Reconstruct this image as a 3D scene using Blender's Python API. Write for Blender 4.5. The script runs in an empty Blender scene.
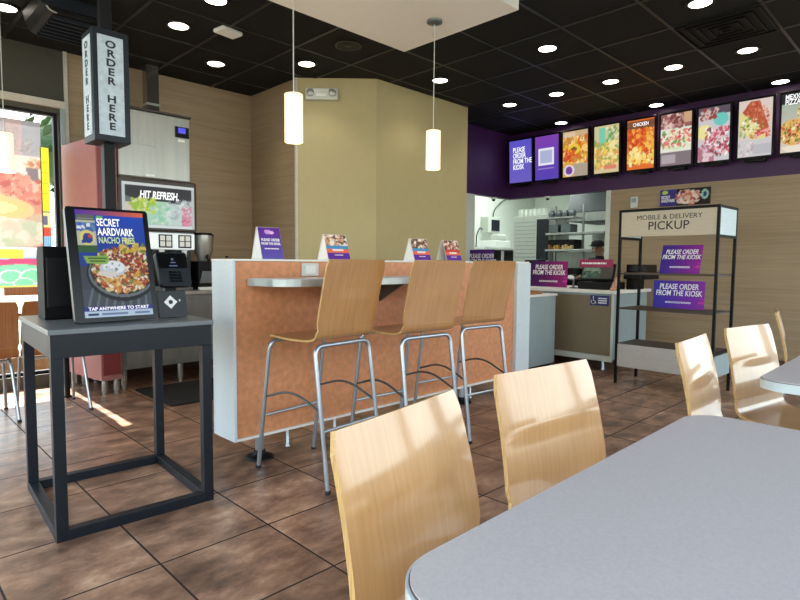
import bpy, math, random
import numpy as np
from mathutils import Vector, Matrix
C = bpy.context.scene.collection
PI = math.pi
random.seed(4)

# ------------------------------------------------------------------ colour / materials
def lin(c):
    out = []
    for v in c[:3]:
        v = v/255.0
        out.append(v/12.92 if v <= .04045 else ((v+.055)/1.055)**2.4)
    return tuple(out)

def new_mat(name):
    m = bpy.data.materials.new(name); m.use_nodes = True
    nt = m.node_tree; b = nt.nodes['Principled BSDF']
    return m, nt, b

def N(nt, kind, **kw):
    n = nt.nodes.new(kind)
    for k, v in kw.items():
        setattr(n, k, v)
    return n

def plain(name, col, rough=.5, metal=0, var=.06, scale=12, stretch=(1, 1, 1), coat=0, bump=0, spec=.5, aniso=None, detail=3):
    """principled with a soft procedural mottling"""
    m, nt, b = new_mat(name)
    tc = N(nt, 'ShaderNodeTexCoord'); mp = N(nt, 'ShaderNodeMapping'); nz = N(nt, 'ShaderNodeTexNoise'); rp = N(nt, 'ShaderNodeValToRGB')
    mp.inputs['Scale'].default_value = stretch
    nz.inputs['Scale'].default_value = scale; nz.inputs['Detail'].default_value = detail
    c = lin(col)
    rp.color_ramp.elements[0].position = .3; rp.color_ramp.elements[1].position = .7
    rp.color_ramp.elements[0].color = tuple(v*(1-var) for v in c)+(1,)
    rp.color_ramp.elements[1].color = tuple(min(1, v*(1+var)) for v in c)+(1,)
    L = nt.links.new
    L(tc.outputs['Object'], mp.inputs[0]); L(mp.outputs[0], nz.inputs['Vector']); L(nz.outputs[0], rp.inputs[0]); L(rp.outputs[0], b.inputs['Base Color'])
    b.inputs['Roughness'].default_value = rough; b.inputs['Metallic'].default_value = metal
    b.inputs['Specular IOR Level'].default_value = spec
    if coat:
        b.inputs['Coat Weight'].default_value = coat; b.inputs['Coat Roughness'].default_value = .12
    if bump:
        bp = N(nt, 'ShaderNodeBump'); bp.inputs['Strength'].default_value = bump; bp.inputs['Distance'].default_value = .004
        L(nz.outputs[0], bp.inputs['Height']); L(bp.outputs[0], b.inputs['Normal'])
    return m

def emit(name, col, strength):
    m, nt, b = new_mat(name)
    b.inputs['Base Color'].default_value = (.02, .02, .02, 1)
    b.inputs['Emission Color'].default_value = lin(col)+(1,)
    b.inputs['Emission Strength'].default_value = strength
    return m

def painted(name, emission=0.0, rough=.4, translucent=0.0):
    """reads the picture's own print from a colour attribute"""
    m, nt, b = new_mat(name)
    at = N(nt, 'ShaderNodeAttribute'); at.attribute_name = 'print'
    L = nt.links.new
    b.inputs['Roughness'].default_value = rough; b.inputs['Specular IOR Level'].default_value = .2
    if emission:
        b.inputs['Base Color'].default_value = (.01, .01, .01, 1)
        L(at.outputs['Color'], b.inputs['Emission Color']); b.inputs['Emission Strength'].default_value = emission
    else:
        L(at.outputs['Color'], b.inputs['Base Color'])
    if translucent:
        tr = N(nt, 'ShaderNodeBsdfTranslucent'); mx = N(nt, 'ShaderNodeMixShader'); mx.inputs[0].default_value = translucent
        L(at.outputs['Color'], tr.inputs[0]); L(b.outputs[0], mx.inputs[1]); L(tr.outputs[0], mx.inputs[2])
        L(mx.outputs[0], nt.nodes['Material Output'].inputs[0])
    return m

def wood_ply(name, light, dark, axis=(55, 2.2, 2.2), rough=.36, coat=.8):
    m, nt, b = new_mat(name); L = nt.links.new
    tc = N(nt, 'ShaderNodeTexCoord'); mp = N(nt, 'ShaderNodeMapping'); mp.inputs['Scale'].default_value = axis
    nz = N(nt, 'ShaderNodeTexNoise'); nz.inputs['Scale'].default_value = 1.6; nz.inputs['Detail'].default_value = 6; nz.inputs['Roughness'].default_value = .65
    rp = N(nt, 'ShaderNodeValToRGB'); rp.color_ramp.elements[0].position = .32; rp.color_ramp.elements[1].position = .68
    rp.color_ramp.elements[0].color = lin(dark)+(1,); rp.color_ramp.elements[1].color = lin(light)+(1,)
    n2 = N(nt, 'ShaderNodeTexNoise'); n2.inputs['Scale'].default_value = 5; mx = N(nt, 'ShaderNodeMixRGB'); mx.blend_type = 'MULTIPLY'; mx.inputs[0].default_value = .35
    r2 = N(nt, 'ShaderNodeValToRGB'); r2.color_ramp.elements[0].color = (.72, .68, .6, 1); r2.color_ramp.elements[1].color = (1, 1, 1, 1); r2.color_ramp.elements[0].position = .35; r2.color_ramp.elements[1].position = .6
    L(tc.outputs['Object'], mp.inputs[0]); L(mp.outputs[0], nz.inputs['Vector']); L(nz.outputs[0], rp.inputs[0])
    L(tc.outputs['Object'], n2.inputs['Vector']); L(n2.outputs[0], r2.inputs[0]); L(rp.outputs[0], mx.inputs[1]); L(r2.outputs[0], mx.inputs[2])
    L(mx.outputs[0], b.inputs['Base Color'])
    b.inputs['Roughness'].default_value = rough; b.inputs['Coat Weight'].default_value = coat; b.inputs['Coat Roughness'].default_value = .1; b.inputs['Coat IOR'].default_value = 1.8
    return m

def panel_wall(name, light, dark):
    m, nt, b = new_mat(name); L = nt.links.new
    tc = N(nt, 'ShaderNodeTexCoord'); mp = N(nt, 'ShaderNodeMapping'); mp.inputs['Scale'].default_value = (1.1, 1.1, 42)
    nz = N(nt, 'ShaderNodeTexNoise'); nz.inputs['Scale'].default_value = 1.3; nz.inputs['Detail'].default_value = 5; nz.inputs['Roughness'].default_value = .6
    rp = N(nt, 'ShaderNodeValToRGB'); rp.color_ramp.elements[0].position = .3; rp.color_ramp.elements[1].position = .7
    rp.color_ramp.elements[0].color = lin(dark)+(1,); rp.color_ramp.elements[1].color = lin(light)+(1,)
    L(tc.outputs['Object'], mp.inputs[0]); L(mp.outputs[0], nz.inputs['Vector']); L(nz.outputs[0], rp.inputs[0])
    # sheet joints every 0.62 m across and every 1.05 m up
    sp = N(nt, 'ShaderNodeSeparateXYZ'); L(tc.outputs['Object'], sp.inputs[0])
    def joint(sock, pitch, w):
        d = N(nt, 'ShaderNodeMath', operation='DIVIDE'); d.inputs[1].default_value = pitch; L(sock, d.inputs[0])
        f = N(nt, 'ShaderNodeMath', operation='FRACT'); L(d.outputs[0], f.inputs[0])
        g = N(nt, 'ShaderNodeMath', operation='LESS_THAN'); g.inputs[1].default_value = w/pitch; L(f.outputs[0], g.inputs[0]); return g.outputs[0]
    jz = joint(sp.outputs[2], .53, .003)
    mx = N(nt, 'ShaderNodeMixRGB'); mx.inputs[2].default_value = tuple(v*.55 for v in lin(dark))+(1,)
    h = N(nt, 'ShaderNodeMath', operation='MULTIPLY'); h.inputs[1].default_value = .6; L(jz, h.inputs[0])
    L(h.outputs[0], mx.inputs[0]); L(rp.outputs[0], mx.inputs[1]); L(mx.outputs[0], b.inputs['Base Color'])
    b.inputs['Roughness'].default_value = .5
    return m

def floor_tiles(name):
    m, nt, b = new_mat(name); L = nt.links.new
    tc = N(nt, 'ShaderNodeTexCoord'); sp = N(nt, 'ShaderNodeSeparateXYZ'); L(tc.outputs['Object'], sp.inputs[0])
    def axis(sock, off):
        a = N(nt, 'ShaderNodeMath', operation='SUBTRACT'); a.inputs[1].default_value = off; L(sock, a.inputs[0])
        d = N(nt, 'ShaderNodeMath', operation='DIVIDE'); d.inputs[1].default_value = .485; L(a.outputs[0], d.inputs[0])
        fl = N(nt, 'ShaderNodeMath', operation='FLOOR'); L(d.outputs[0], fl.inputs[0])
        fr = N(nt, 'ShaderNodeMath', operation='FRACT'); L(d.outputs[0], fr.inputs[0])
        c = N(nt, 'ShaderNodeMath', operation='SUBTRACT'); c.inputs[1].default_value = .5; L(fr.outputs[0], c.inputs[0])
        ab = N(nt, 'ShaderNodeMath', operation='ABSOLUTE'); L(c.outputs[0], ab.inputs[0])
        return fl.outputs[0], ab.outputs[0]
    fx, ax = axis(sp.outputs[0], .841-.002); fy, ay = axis(sp.outputs[1], 2.184-.485*10)
    mxm = N(nt, 'ShaderNodeMath', operation='MAXIMUM'); L(ax, mxm.inputs[0]); L(ay, mxm.inputs[1])
    gr = N(nt, 'ShaderNodeMath', operation='GREATER_THAN'); gr.inputs[1].default_value = .5-.0042/.485; L(mxm.outputs[0], gr.inputs[0])
    cb = N(nt, 'ShaderNodeCombineXYZ'); L(fx, cb.inputs[0]); L(fy, cb.inputs[1])
    wn = N(nt, 'ShaderNodeTexWhiteNoise'); L(cb.outputs[0], wn.inputs['Vector'])
    # each tile has its own patch of the stone print
    sc = N(nt, 'ShaderNodeVectorMath', operation='SCALE'); sc.inputs[3].default_value = 13.0; L(wn.outputs['Color'], sc.inputs[0])
    ad = N(nt, 'ShaderNodeVectorMath', operation='ADD'); L(tc.outputs['Object'], ad.inputs[0]); L(sc.outputs[0], ad.inputs[1])
    st = N(nt, 'ShaderNodeMapping'); st.inputs['Scale'].default_value = (1, 1.6, 1); L(ad.outputs[0], st.inputs[0])
    nz = N(nt, 'ShaderNodeTexNoise'); nz.inputs['Scale'].default_value = 4.6; nz.inputs['Detail'].default_value = 10; nz.inputs['Roughness'].default_value = .68; nz.inputs['Distortion'].default_value = .2
    L(st.outputs[0], nz.inputs['Vector'])
    rp = N(nt, 'ShaderNodeValToRGB'); e = rp.color_ramp.elements
    e[0].position = .3; e[0].color = lin((80, 60, 50))+(1,)
    e[1].position = .74; e[1].color = lin((210, 176, 148))+(1,)
    k = e.new(.45); k.color = lin((128, 96, 78))+(1,)
    k = e.new(.58); k.color = lin((166, 128, 104))+(1,)
    L(nz.outputs[0], rp.inputs[0])
    hs = N(nt, 'ShaderNodeHueSaturation'); L(rp.outputs[0], hs.inputs['Color'])
    mr = N(nt, 'ShaderNodeMapRange'); mr.inputs[3].default_value = .78; mr.inputs[4].default_value = 1.12; L(wn.outputs['Value'], mr.inputs[0]); L(mr.outputs[0], hs.inputs['Value'])
    mx = N(nt, 'ShaderNodeMixRGB'); L(gr.outputs[0], mx.inputs[0]); L(hs.outputs[0], mx.inputs[1]); mx.inputs[2].default_value = lin((38, 28, 24))+(1,)
    L(mx.outputs[0], b.inputs['Base Color'])
    rr = N(nt, 'ShaderNodeMapRange'); rr.inputs[3].default_value = .22; rr.inputs[4].default_value = .42; L(nz.outputs[0], rr.inputs[0])
    ra = N(nt, 'ShaderNodeMath', operation='MAXIMUM'); gm = N(nt, 'ShaderNodeMath', operation='MULTIPLY'); gm.inputs[1].default_value = .8
    L(gr.outputs[0], gm.inputs[0]); L(rr.outputs[0], ra.inputs[0]); L(gm.outputs[0], ra.inputs[1]); L(ra.outputs[0], b.inputs['Roughness'])
    bp = N(nt, 'ShaderNodeBump'); bp.inputs['Strength'].default_value = .25; bp.inputs['Distance'].default_value = .003
    sb = N(nt, 'ShaderNodeMath', operation='SUBTRACT'); L(nz.outputs[0], sb.inputs[0]); L(gr.outputs[0], sb.inputs[1]); L(sb.outputs[0], bp.inputs['Height']); L(bp.outputs[0], b.inputs['Normal'])
    return m

def glass_mat(name, tint=(.93, .97, .97), gloss=.06):
    m, nt, b = new_mat(name); L = nt.links.new
    t = N(nt, 'ShaderNodeBsdfTransparent'); t.inputs[0].default_value = tint+(1,)
    g = N(nt, 'ShaderNodeBsdfGlossy'); g.inputs['Roughness'].default_value = .02
    mx = N(nt, 'ShaderNodeMixShader'); mx.inputs[0].default_value = gloss
    L(t.outputs[0], mx.inputs[1]); L(g.outputs[0], mx.inputs[2]); L(mx.outputs[0], nt.nodes['Material Output'].inputs[0])
    return m

M = {}
M['floor'] = floor_tiles('floor_tile')
M['ceiling'] = plain('black_ceiling_tile', (15, 15, 16), .8, var=.1, spec=.3, scale=60, detail=2)
M['grid'] = plain('black_ceiling_grid', (34, 34, 34), .4)
M['soffit'] = plain('soffit_paint', (242, 238, 230), .7, var=.015)
M['panelwall'] = panel_wall('wood_look_wall', (166, 145, 115), (144, 123, 95))
M['yellow'] = plain('mustard_paint', (182, 169, 124), .6, var=.02)
M['olive'] = plain('dark_olive_paint', (66, 64, 52), .65, var=.03)
M['purple'] = plain('purple_paint', (62, 26, 74), .45, var=.03)
M['cream'] = plain('cream_paint', (214, 204, 186), .7, var=.02)
M['trim'] = plain('pale_trim', (198, 192, 178), .5)
M['kwhite'] = plain('kitchen_white_panel', (226, 232, 222), .4, var=.015)
M['base'] = plain('brown_base_tile', (72, 46, 36), .4, var=.15)
M['black'] = plain('black_frame', (6, 6, 8), .5, spec=.25)
M['blackgloss'] = plain('black_gloss_plastic', (5, 6, 8), .28, spec=.3)
M['charcoal'] = plain('charcoal_plastic', (24, 30, 38), .45, spec=.4)
M['navy'] = plain('navy_black_steel', (15, 22, 31), .45, spec=.35)
M['greytop'] = plain('grey_stone_top', (104, 110, 114), .32, var=.08, scale=120)
M['table'] = plain('grey_table_laminate', (192, 185, 188), .34, var=.045, scale=170, detail=1)
M['rim'] = plain('pale_table_rim', (208, 220, 224), .35, var=.02)
M['rimline'] = plain('dark_rim_line', (96, 90, 92), .5)
M['ledge'] = plain('bar_ledge_metal', (186, 192, 188), .3, metal=.4)
M['ply'] = wood_ply('maple_plywood', (198, 151, 99), (185, 136, 85))
M['plystool'] = wood_ply('amber_plywood', (184, 134, 80), (168, 116, 66), axis=(34, 2.0, 2.0))
M['plybrown'] = wood_ply('brown_plywood', (176, 112, 62), (140, 84, 42))
M['plyedge'] = plain('plywood_edge', (196, 158, 100), .5, var=.25, scale=6, stretch=(60, 60, 1))
M['chrome'] = plain('silver_tube', (176, 186, 196), .3, metal=.85, var=.03)
M['steel'] = plain('brushed_steel', (176, 178, 172), .32, metal=.6, var=.08, scale=3, stretch=(8, 8, .6))
M['steeld'] = plain('dark_steel', (108, 114, 116), .35, metal=.7, var=.1)
M['laminate'] = plain('orange_laminate', (208, 140, 96), .5, var=.16, scale=26, detail=7)
M['whitelam'] = plain('pale_stone_laminate', (206, 216, 220), .45, var=.05, scale=70, detail=6)
M['whiteedge'] = plain('white_edge', (232, 230, 224), .45, var=.01)
M['red'] = plain('red_cabinet_side', (158, 104, 102), .5, var=.05, coat=.05)
M['mat'] = plain('black_rubber_mat', (14, 13, 13), .8)
M['white'] = plain('white_plastic', (232, 234, 230), .4, var=.01)
M['offwhite'] = plain('offwhite_plastic', (204, 208, 198), .4, var=.02)
M['card'] = plain('white_card', (226, 224, 220), .6, var=.01)
M['taupe'] = plain('olive_brown_laminate', (126, 112, 88), .5, var=.03)
M['bluegrey'] = plain('blue_grey_laminate', (150, 164, 166), .5, var=.03)
M['shelfwood'] = plain('dark_shelf_board', (74, 62, 54), .5, var=.12, stretch=(30, 2, 2), scale=3)
M['signboard'] = plain('whitewashed_board', (196, 184, 162), .55, var=.05, scale=8, stretch=(1, 1, 12))
M['signboard_daylit'] = plain('whitewashed_board_daylit', (202, 216, 222), .55, var=.05, scale=8, stretch=(1, 1, 12))  # header board copy, daylight on the ends put into its colour
M['lowboard'] = plain('grey_low_board', (186, 182, 176), .55, var=.07, scale=10, stretch=(1, 2, 16))
M['ordersign'] = plain('pale_concrete_sign', (186, 198, 206), .6, var=.16, scale=40, detail=8)
M['inkdark'] = plain('dark_lettering', (24, 22, 24), .5)
M['inkwhite'] = plain('white_lettering', (240, 240, 240), .5)
M['inkgreen'] = plain('green_lettering', (208, 232, 176), .5)
M['signpurple'] = plain('purple_sign', (76, 42, 140), .35, var=.1, scale=3)
M['blue'] = plain('blue_sign', (30, 40, 104), .4)
M['magenta'] = plain('magenta_sign', (150, 26, 78), .35, var=.1)
M['gold'] = plain('gold_steel', (206, 168, 92), .25, metal=.8)
M['glass'] = glass_mat('window_glass')
M['skin'] = plain('skin', (168, 120, 96), .5)
M['darkcloth'] = plain('black_cloth', (18, 19, 24), .8)
M['bluecloth'] = plain('dark_blue_cloth', (28, 40, 66), .8)
M['leaf'] = plain('bush_leaves', (34, 66, 22), .7, var=.5, scale=16)
M['bark'] = plain('bark', (80, 66, 50), .8)
M['paving'] = plain('outdoor_paving', (120, 112, 100), .8, var=.1, scale=4)
M['mulch'] = plain('tan_gravel', (130, 92, 60), .9, var=.3, scale=30)
M['lampwhite'] = emit('downlight_glow', (255, 246, 226), 9)
M['whiteglow'] = plain('white_panel_added_glow', (232, 238, 238), .4, var=.01); _b = M['whiteglow'].node_tree.nodes['Principled BSDF']; _b.inputs['Emission Color'].default_value = (.85, .95, 1, 1); _b.inputs['Emission Strength'].default_value = .35  # faint glow added to brighten the shaded button panel
M['countersteel'] = plain('dull_counter_steel', (128, 132, 130), .4, metal=.45, var=.1, scale=3, stretch=(6, 6, .6))
M['bluelcd'] = emit('blue_lcd', (70, 70, 220), 1.2)
M['lcdblue2'] = emit('pale_lcd', (120, 140, 200), .5)
M['inkemit'] = emit('lit_white_lettering', (255, 255, 255), 1.1)
M['inkemit2'] = emit('lit_green_lettering', (214, 236, 170), .8)
M['menuprint'] = painted('menu_print', emission=.95)
M['screenprint'] = painted('screen_print', emission=.8)
M['refreshprint'] = painted('dispenser_print', emission=.8)
M['print'] = painted('card_print')
M['decal'] = painted('window_decal_print', translucent=.1, rough=.6)
def shade_glow():
    m, nt, b = new_mat('frosted_glass_shade'); L = nt.links.new
    tc = N(nt, 'ShaderNodeTexCoord'); nz = N(nt, 'ShaderNodeTexNoise'); nz.inputs['Scale'].default_value = 60
    rp = N(nt, 'ShaderNodeValToRGB'); rp.color_ramp.elements[0].color = lin((255, 226, 168))+(1,); rp.color_ramp.elements[1].color = lin((255, 240, 204))+(1,)
    L(tc.outputs['Object'], nz.inputs['Vector']); L(nz.outputs[0], rp.inputs[0]); L(rp.outputs[0], b.inputs['Emission Color'])
    b.inputs['Emission Strength'].default_value = 1.0
    b.inputs['Base Color'].default_value = lin((250, 240, 214))+(1,); b.inputs['Roughness'].default_value = .4
    return m
M['shade'] = shade_glow()
M['bulb'] = emit('lamp_bulb', (255, 236, 190), 14)

# ------------------------------------------------------------------ geometry
def worldmat(o):
    m = o.matrix_basis.copy(); p = o.parent
    while p:
        m = p.matrix_basis @ m; p = p.parent
    return m

class G:
    def __init__(s): s.v = []; s.f = []; s.sm = []; s.mi = []; s.cur = 0
    def add(s, vs, fs, smooth=False):
        n = len(s.v); s.v += [tuple(v) for v in vs]
        for f in fs: s.f.append(tuple(i+n for i in f)); s.sm.append(smooth); s.mi.append(s.cur)
        return s
    def mi_(s, k): s.cur = k; return s
    def box(s, x0, x1, y0, y1, z0, z1, m=None):
        vs = [(x, y, z) for z in (z0, z1) for y in (y0, y1) for x in (x0, x1)]
        if m is not None: vs = [m @ Vector(v) for v in vs]
        return s.add(vs, [(0, 2, 3, 1), (4, 5, 7, 6), (0, 1, 5, 4), (2, 6, 7, 3), (0, 4, 6, 2), (1, 3, 7, 5)])
    def prism(s, poly, z0, z1, m=None, smooth=False):
        n = len(poly)
        vs = [(p[0], p[1], z0) for p in poly]+[(p[0], p[1], z1) for p in poly]
        if m is not None: vs = [m @ Vector(v) for v in vs]
        s.add(vs, [tuple(range(n))[::-1], tuple(range(n, 2*n))])
        return s.add(vs, [(i, (i+1) % n, n+(i+1) % n, n+i) for i in range(n)], smooth)
    def lathe(s, prof, c, seg=24, m=None, cap=True):
        vs = []
        for r, z in prof:
            for k in range(seg):
                a = 2*PI*k/seg; p = Vector((c[0]+r*math.cos(a), c[1]+r*math.sin(a), c[2]+z)); vs.append(m @ p if m is not None else p)
        fs = []
        for i in range(len(prof)-1):
            for k in range(seg):
                a = i*seg+k; b = i*seg+(k+1) % seg; fs.append((a, b, b+seg, a+seg))
        s.add(vs, fs, True)
        if cap:
            s.add(vs[:seg], [tuple(range(seg))[::-1]]); s.add(vs[-seg:], [tuple(range(seg))])
        return s
    def tube(s, pts, r, seg=10, closed=False):
        pts = [Vector(p) for p in pts]; n = len(pts); rings = []
        t0 = (pts[1]-pts[0]).normalized(); up = Vector((0, 0, 1)) if abs(t0.z) < .9 else Vector((1, 0, 0))
        u = t0.cross(up).normalized()
        for i in range(n):
            a = pts[i-1] if i or closed else pts[0]; b = pts[(i+1) % n] if i < n-1 or closed else pts[-1]
            t = (b-a).normalized(); u = (u-t*u.dot(t)).normalized(); w = t.cross(u)
            rings.append([pts[i]+(u*math.cos(2*PI*k/seg)+w*math.sin(2*PI*k/seg))*r for k in range(seg)])
        vs = [v for ring in rings for v in ring]; fs = []
        m = n if closed else n-1
        for i in range(m):
            for k in range(seg):
                a = i*seg+k; b = i*seg+(k+1) % seg; j = (i+1) % n
                fs.append((a, b, j*seg+(k+1) % seg, j*seg+k))
        s.add(vs, fs, True)
        if not closed: s.add(rings[0], [tuple(range(seg))[::-1]]); s.add(rings[-1], [tuple(range(seg))])
        return s
    def ball(s, c, rx, ry, rz, seg=16, rings=10):
        prof = [(max(1e-4, math.sin(PI*i/rings)), -math.cos(PI*i/rings)) for i in range(rings+1)]
        vs = []
        for r, z in prof:
            for k in range(seg):
                a = 2*PI*k/seg; vs.append((c[0]+rx*r*math.cos(a), c[1]+ry*r*math.sin(a), c[2]+rz*z))
        fs = [(i*seg+k, i*seg+(k+1) % seg, (i+1)*seg+(k+1) % seg, (i+1)*seg+k) for i in range(rings) for k in range(seg)]
        return s.add(vs, fs, True)
    def build(s, name, mats, parent=None, bevel=0, world=True, seg=2):
        me = bpy.data.meshes.new(name)
        vs = s.v
        if parent is not None and world:
            inv = worldmat(parent).inverted(); vs = [tuple(inv @ Vector(v)) for v in vs]
        me.from_pydata(vs, [], s.f)
        me.polygons.foreach_set('use_smooth', s.sm); me.polygons.foreach_set('material_index', s.mi)
        for m in (mats if isinstance(mats, (list, tuple)) else [mats]): me.materials.append(m)
        me.update()
        o = bpy.data.objects.new(name, me); C.objects.link(o)
        if parent is not None: o.parent = parent
        if bevel:
            b = o.modifiers.new('bevel', 'BEVEL'); b.width = bevel; b.segments = seg; b.limit_method = 'ANGLE'; b.angle_limit = math.radians(40)
        return o

def fillet(pts, r, n=6):
    """round the inner corners of a 3-D polyline"""
    pts = [Vector(p) for p in pts]; out = [pts[0]]
    for i in range(1, len(pts)-1):
        a, b, c = pts[i-1], pts[i], pts[i+1]
        d1 = (a-b); d2 = (c-b); k = min(r, d1.length*.49, d2.length*.49); p = b+d1.normalized()*k; q = b+d2.normalized()*k
        for j in range(n+1):
            t = j/n; out.append(p*(1-t)**2+b*2*t*(1-t)+q*t*t)
    return out+[pts[-1]]

def rrect(x0, x1, y0, y1, r, n=8):
    out = []
    for cx, cy, a0 in ((x1-r, y1-r, 0), (x0+r, y1-r, 90), (x0+r, y0+r, 180), (x1-r, y0+r, 270)):
        for k in range(n+1):
            a = math.radians(a0+90*k/n); out.append((cx+r*math.cos(a), cy+r*math.sin(a)))
    return out

def tag(o, label=None, cat=None, group=None, kind=None):
    if label: o['label'] = label
    if cat: o['category'] = cat
    if group: o['group'] = group
    if kind: o['kind'] = kind
    return o
def thing(name, label, cat, loc=(0, 0, 0), rz=0, group=None):
    o = bpy.data.objects.new(name, None); C.objects.link(o); o.empty_display_size = .1
    o.location = loc; o.rotation_euler = (0, 0, rz); return tag(o, label, cat, group)
def structure(name, g, m, label=None, bevel=0, parent=None):
    o = g.build(name, m, parent, bevel)
    if parent is None: o['kind'] = 'structure'
    if label: o['label'] = label
    return o
def kids(o): return [c for c in bpy.data.objects if c.parent == o]
def copy_tree(o, parent=None):
    c = o.copy(); C.objects.link(c)
    if parent is not None: c.parent = parent
    for ch in kids(o): copy_tree(ch, c)
    return c

def frame_mat(origin, xdir, ydir):
    """matrix taking local (x right, y up, z out) to the world"""
    x = Vector(xdir).normalized(); y = Vector(ydir).normalized(); z = x.cross(y)
    return Matrix(((x.x, y.x, z.x, origin[0]), (x.y, y.y, z.y, origin[1]), (x.z, y.z, z.z, origin[2]), (0, 0, 0, 1)))

def text(name, body, size, fm, mat, parent, sx=1.0, bold=.0, shear=0, align='CENTER', spacing=1.0, line=1.0, ext=.0008):
    cu = bpy.data.curves.new(name, 'FONT'); cu.body = body; cu.size = size; cu.align_x = align; cu.align_y = 'CENTER'
    cu.extrude = ext; cu.offset = bold*size; cu.shear = shear; cu.space_character = spacing; cu.space_line = line; cu.resolution_u = 3
    to = bpy.data.objects.new(name+'_tmp', cu); C.objects.link(to)
    bpy.context.view_layer.update()
    dg = bpy.context.evaluated_depsgraph_get()
    me = bpy.data.meshes.new_from_object(to.evaluated_get(dg))
    bpy.data.objects.remove(to); bpy.data.curves.remove(cu)
    T = (worldmat(parent).inverted() if parent else Matrix()) @ fm @ Matrix.Diagonal((sx, 1, 1, 1))
    me.transform(T); me.materials.clear(); me.materials.append(mat); me.name = name
    o = bpy.data.objects.new(name, me); C.objects.link(o)
    if parent: o.parent = parent
    return o

def small_print(w, h, rows, fm, mat, parent, seed=1):
    """lines of print too small to read: rows of short dashes"""
    rr = random.Random(seed); g = G(); p = h/rows
    for k in range(rows):
        x = -w/2; y = h/2-(k+.5)*p
        while x < w/2:
            q = min(w/2, x+rr.uniform(.05, .14)*w); g.box(x, q, y-p*.28, y+p*.28, 0, .0006, fm); x = q+.02*w
    return g.build('small_print', mat, parent)

# ------------------------------------------------------------------ printed pictures
class Art:
    """a small picture painted in code: rows go up, colours are sRGB 0-255"""
    def __init__(s, w, h, bg, seed=0):
        s.w, s.h = w, h; s.a = np.zeros((h, w, 3)); s.a[:] = bg; s.r = np.random.RandomState(seed)
        s.Y, s.X = np.mgrid[0:h, 0:w]; s.X = s.X/(w-1.0); s.Y = s.Y/(h-1.0); s.asp = h/float(w)
    def put(s, mask, col, al=1.0): s.a[mask] = s.a[mask]*(1-al)+np.array(col)*al
    def ell(s, cx, cy, rx, ry, col, ang=0, al=1.0):
        dx = s.X-cx; dy = (s.Y-cy)*s.asp; c, n = math.cos(ang), math.sin(ang)
        u = (dx*c+dy*n)/rx; v = (-dx*n+dy*c)/(ry*s.asp); s.put(u*u+v*v < 1, col, al); return s
    def rect(s, x0, x1, y0, y1, col, al=1.0): s.put((s.X >= x0) & (s.X <= x1) & (s.Y >= y0) & (s.Y <= y1), col, al); return s
    def poly(s, pts, col, al=1.0):
        m = np.zeros(s.X.shape, bool); n = len(pts)
        for i in range(n):
            x0, y0 = pts[i]; x1, y1 = pts[(i+1) % n]
            if y0 == y1: continue
            c = ((y0 > s.Y) != (y1 > s.Y)) & (s.X < (x1-x0)*(s.Y-y0)/(y1-y0)+x0); m ^= c
        s.put(m, col, al); return s
    def blobs(s, n, pal, box, size, al=.9, within=None):
        for k in range(n):
            cx = s.r.uniform(box[0], box[1]); cy = s.r.uniform(box[2], box[3])
            if within is not None:
                ex, ey, ax, ay = within
                if ((cx-ex)/ax)**2+((cy-ey)/ay)**2 > 1: continue
            q = s.r.uniform(size*.5, size*1.4)
            s.ell(cx, cy, q, q*s.r.uniform(.35, .9)/s.asp, pal[s.r.randint(len(pal))], s.r.uniform(0, 3.14), al)
        return s
    def grad(s, c0, c1, axis='y', amt=1.0):
        t = (s.Y if axis == 'y' else s.X)[..., None]; s.a = s.a*(1-amt)+(np.array(c0)*(1-t)+np.array(c1)*t)*amt; return s
    def sheet(s, name, mat, parent, fm, W, H, z=0):
        v = np.clip(s.a/255.0, 0, 1); l = np.where(v <= .04045, v/12.92, ((v+.055)/1.055)**2.4)
        inv = worldmat(parent).inverted() if parent else Matrix()
        T = inv @ fm; w, h = s.w, s.h
        vs = [tuple(T @ Vector(((i/(w-1.0)-.5)*W, (j/(h-1.0)-.5)*H, z))) for j in range(h) for i in range(w)]
        fs = [(j*w+i, j*w+i+1, (j+1)*w+i+1, (j+1)*w+i) for j in range(h-1) for i in range(w-1)]
        me = bpy.data.meshes.new(name); me.from_pydata(vs, [], fs)
        at = me.color_attributes.new('print', 'FLOAT_COLOR', 'POINT')
        buf = np.ones((h*w, 4)); buf[:, :3] = l.reshape(-1, 3); at.data.foreach_set('color', buf.ravel())
        me.materials.append(mat); me.update()
        o = bpy.data.objects.new(name, me); C.objects.link(o)
        if parent: o.parent = parent
        return o

# ================================================================== ROOM
ZC = 3.13
# window / opening maker: wall in plane with rectangular holes
def wall_with_holes(axis, a0, a1, b0, b1, z0, z1, holes):
    """axis 'x': runs along x from a0..a1, thickness y b0..b1; holes (h0,h1,hz0,hz1)"""
    g = G()
    def bx(p, q, r, s_):
        if q-p < 1e-5 or s_-r < 1e-5: return
        if axis == 'x': g.box(p, q, b0, b1, r, s_)
        else: g.box(b0, b1, p, q, r, s_)
    cur = a0
    for h0, h1, hz0, hz1 in sorted(holes):
        bx(cur, h0, z0, z1); bx(h0, h1, z0, hz0); bx(h0, h1, hz1, z1); cur = h1
    bx(cur, a1, z0, z1)
    return g

structure('floor', G().box(-1.85, 6.0, -1.55, 6.2, -.05, 0).box(6.0, 7.42, -1.55, 7.1, -.05, 0).box(7.42, 11.3, 2.6, 7.1, -.05, 0), M['floor'])
structure('ceiling', G().box(-1.85, 6.0, -1.55, 6.2, ZC, ZC+.1).box(6.0, 7.42, -1.55, 7.1, ZC, ZC+.1).box(7.42, 11.3, 2.6, 7.1, ZC, ZC+.1), M['ceiling'])
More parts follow.
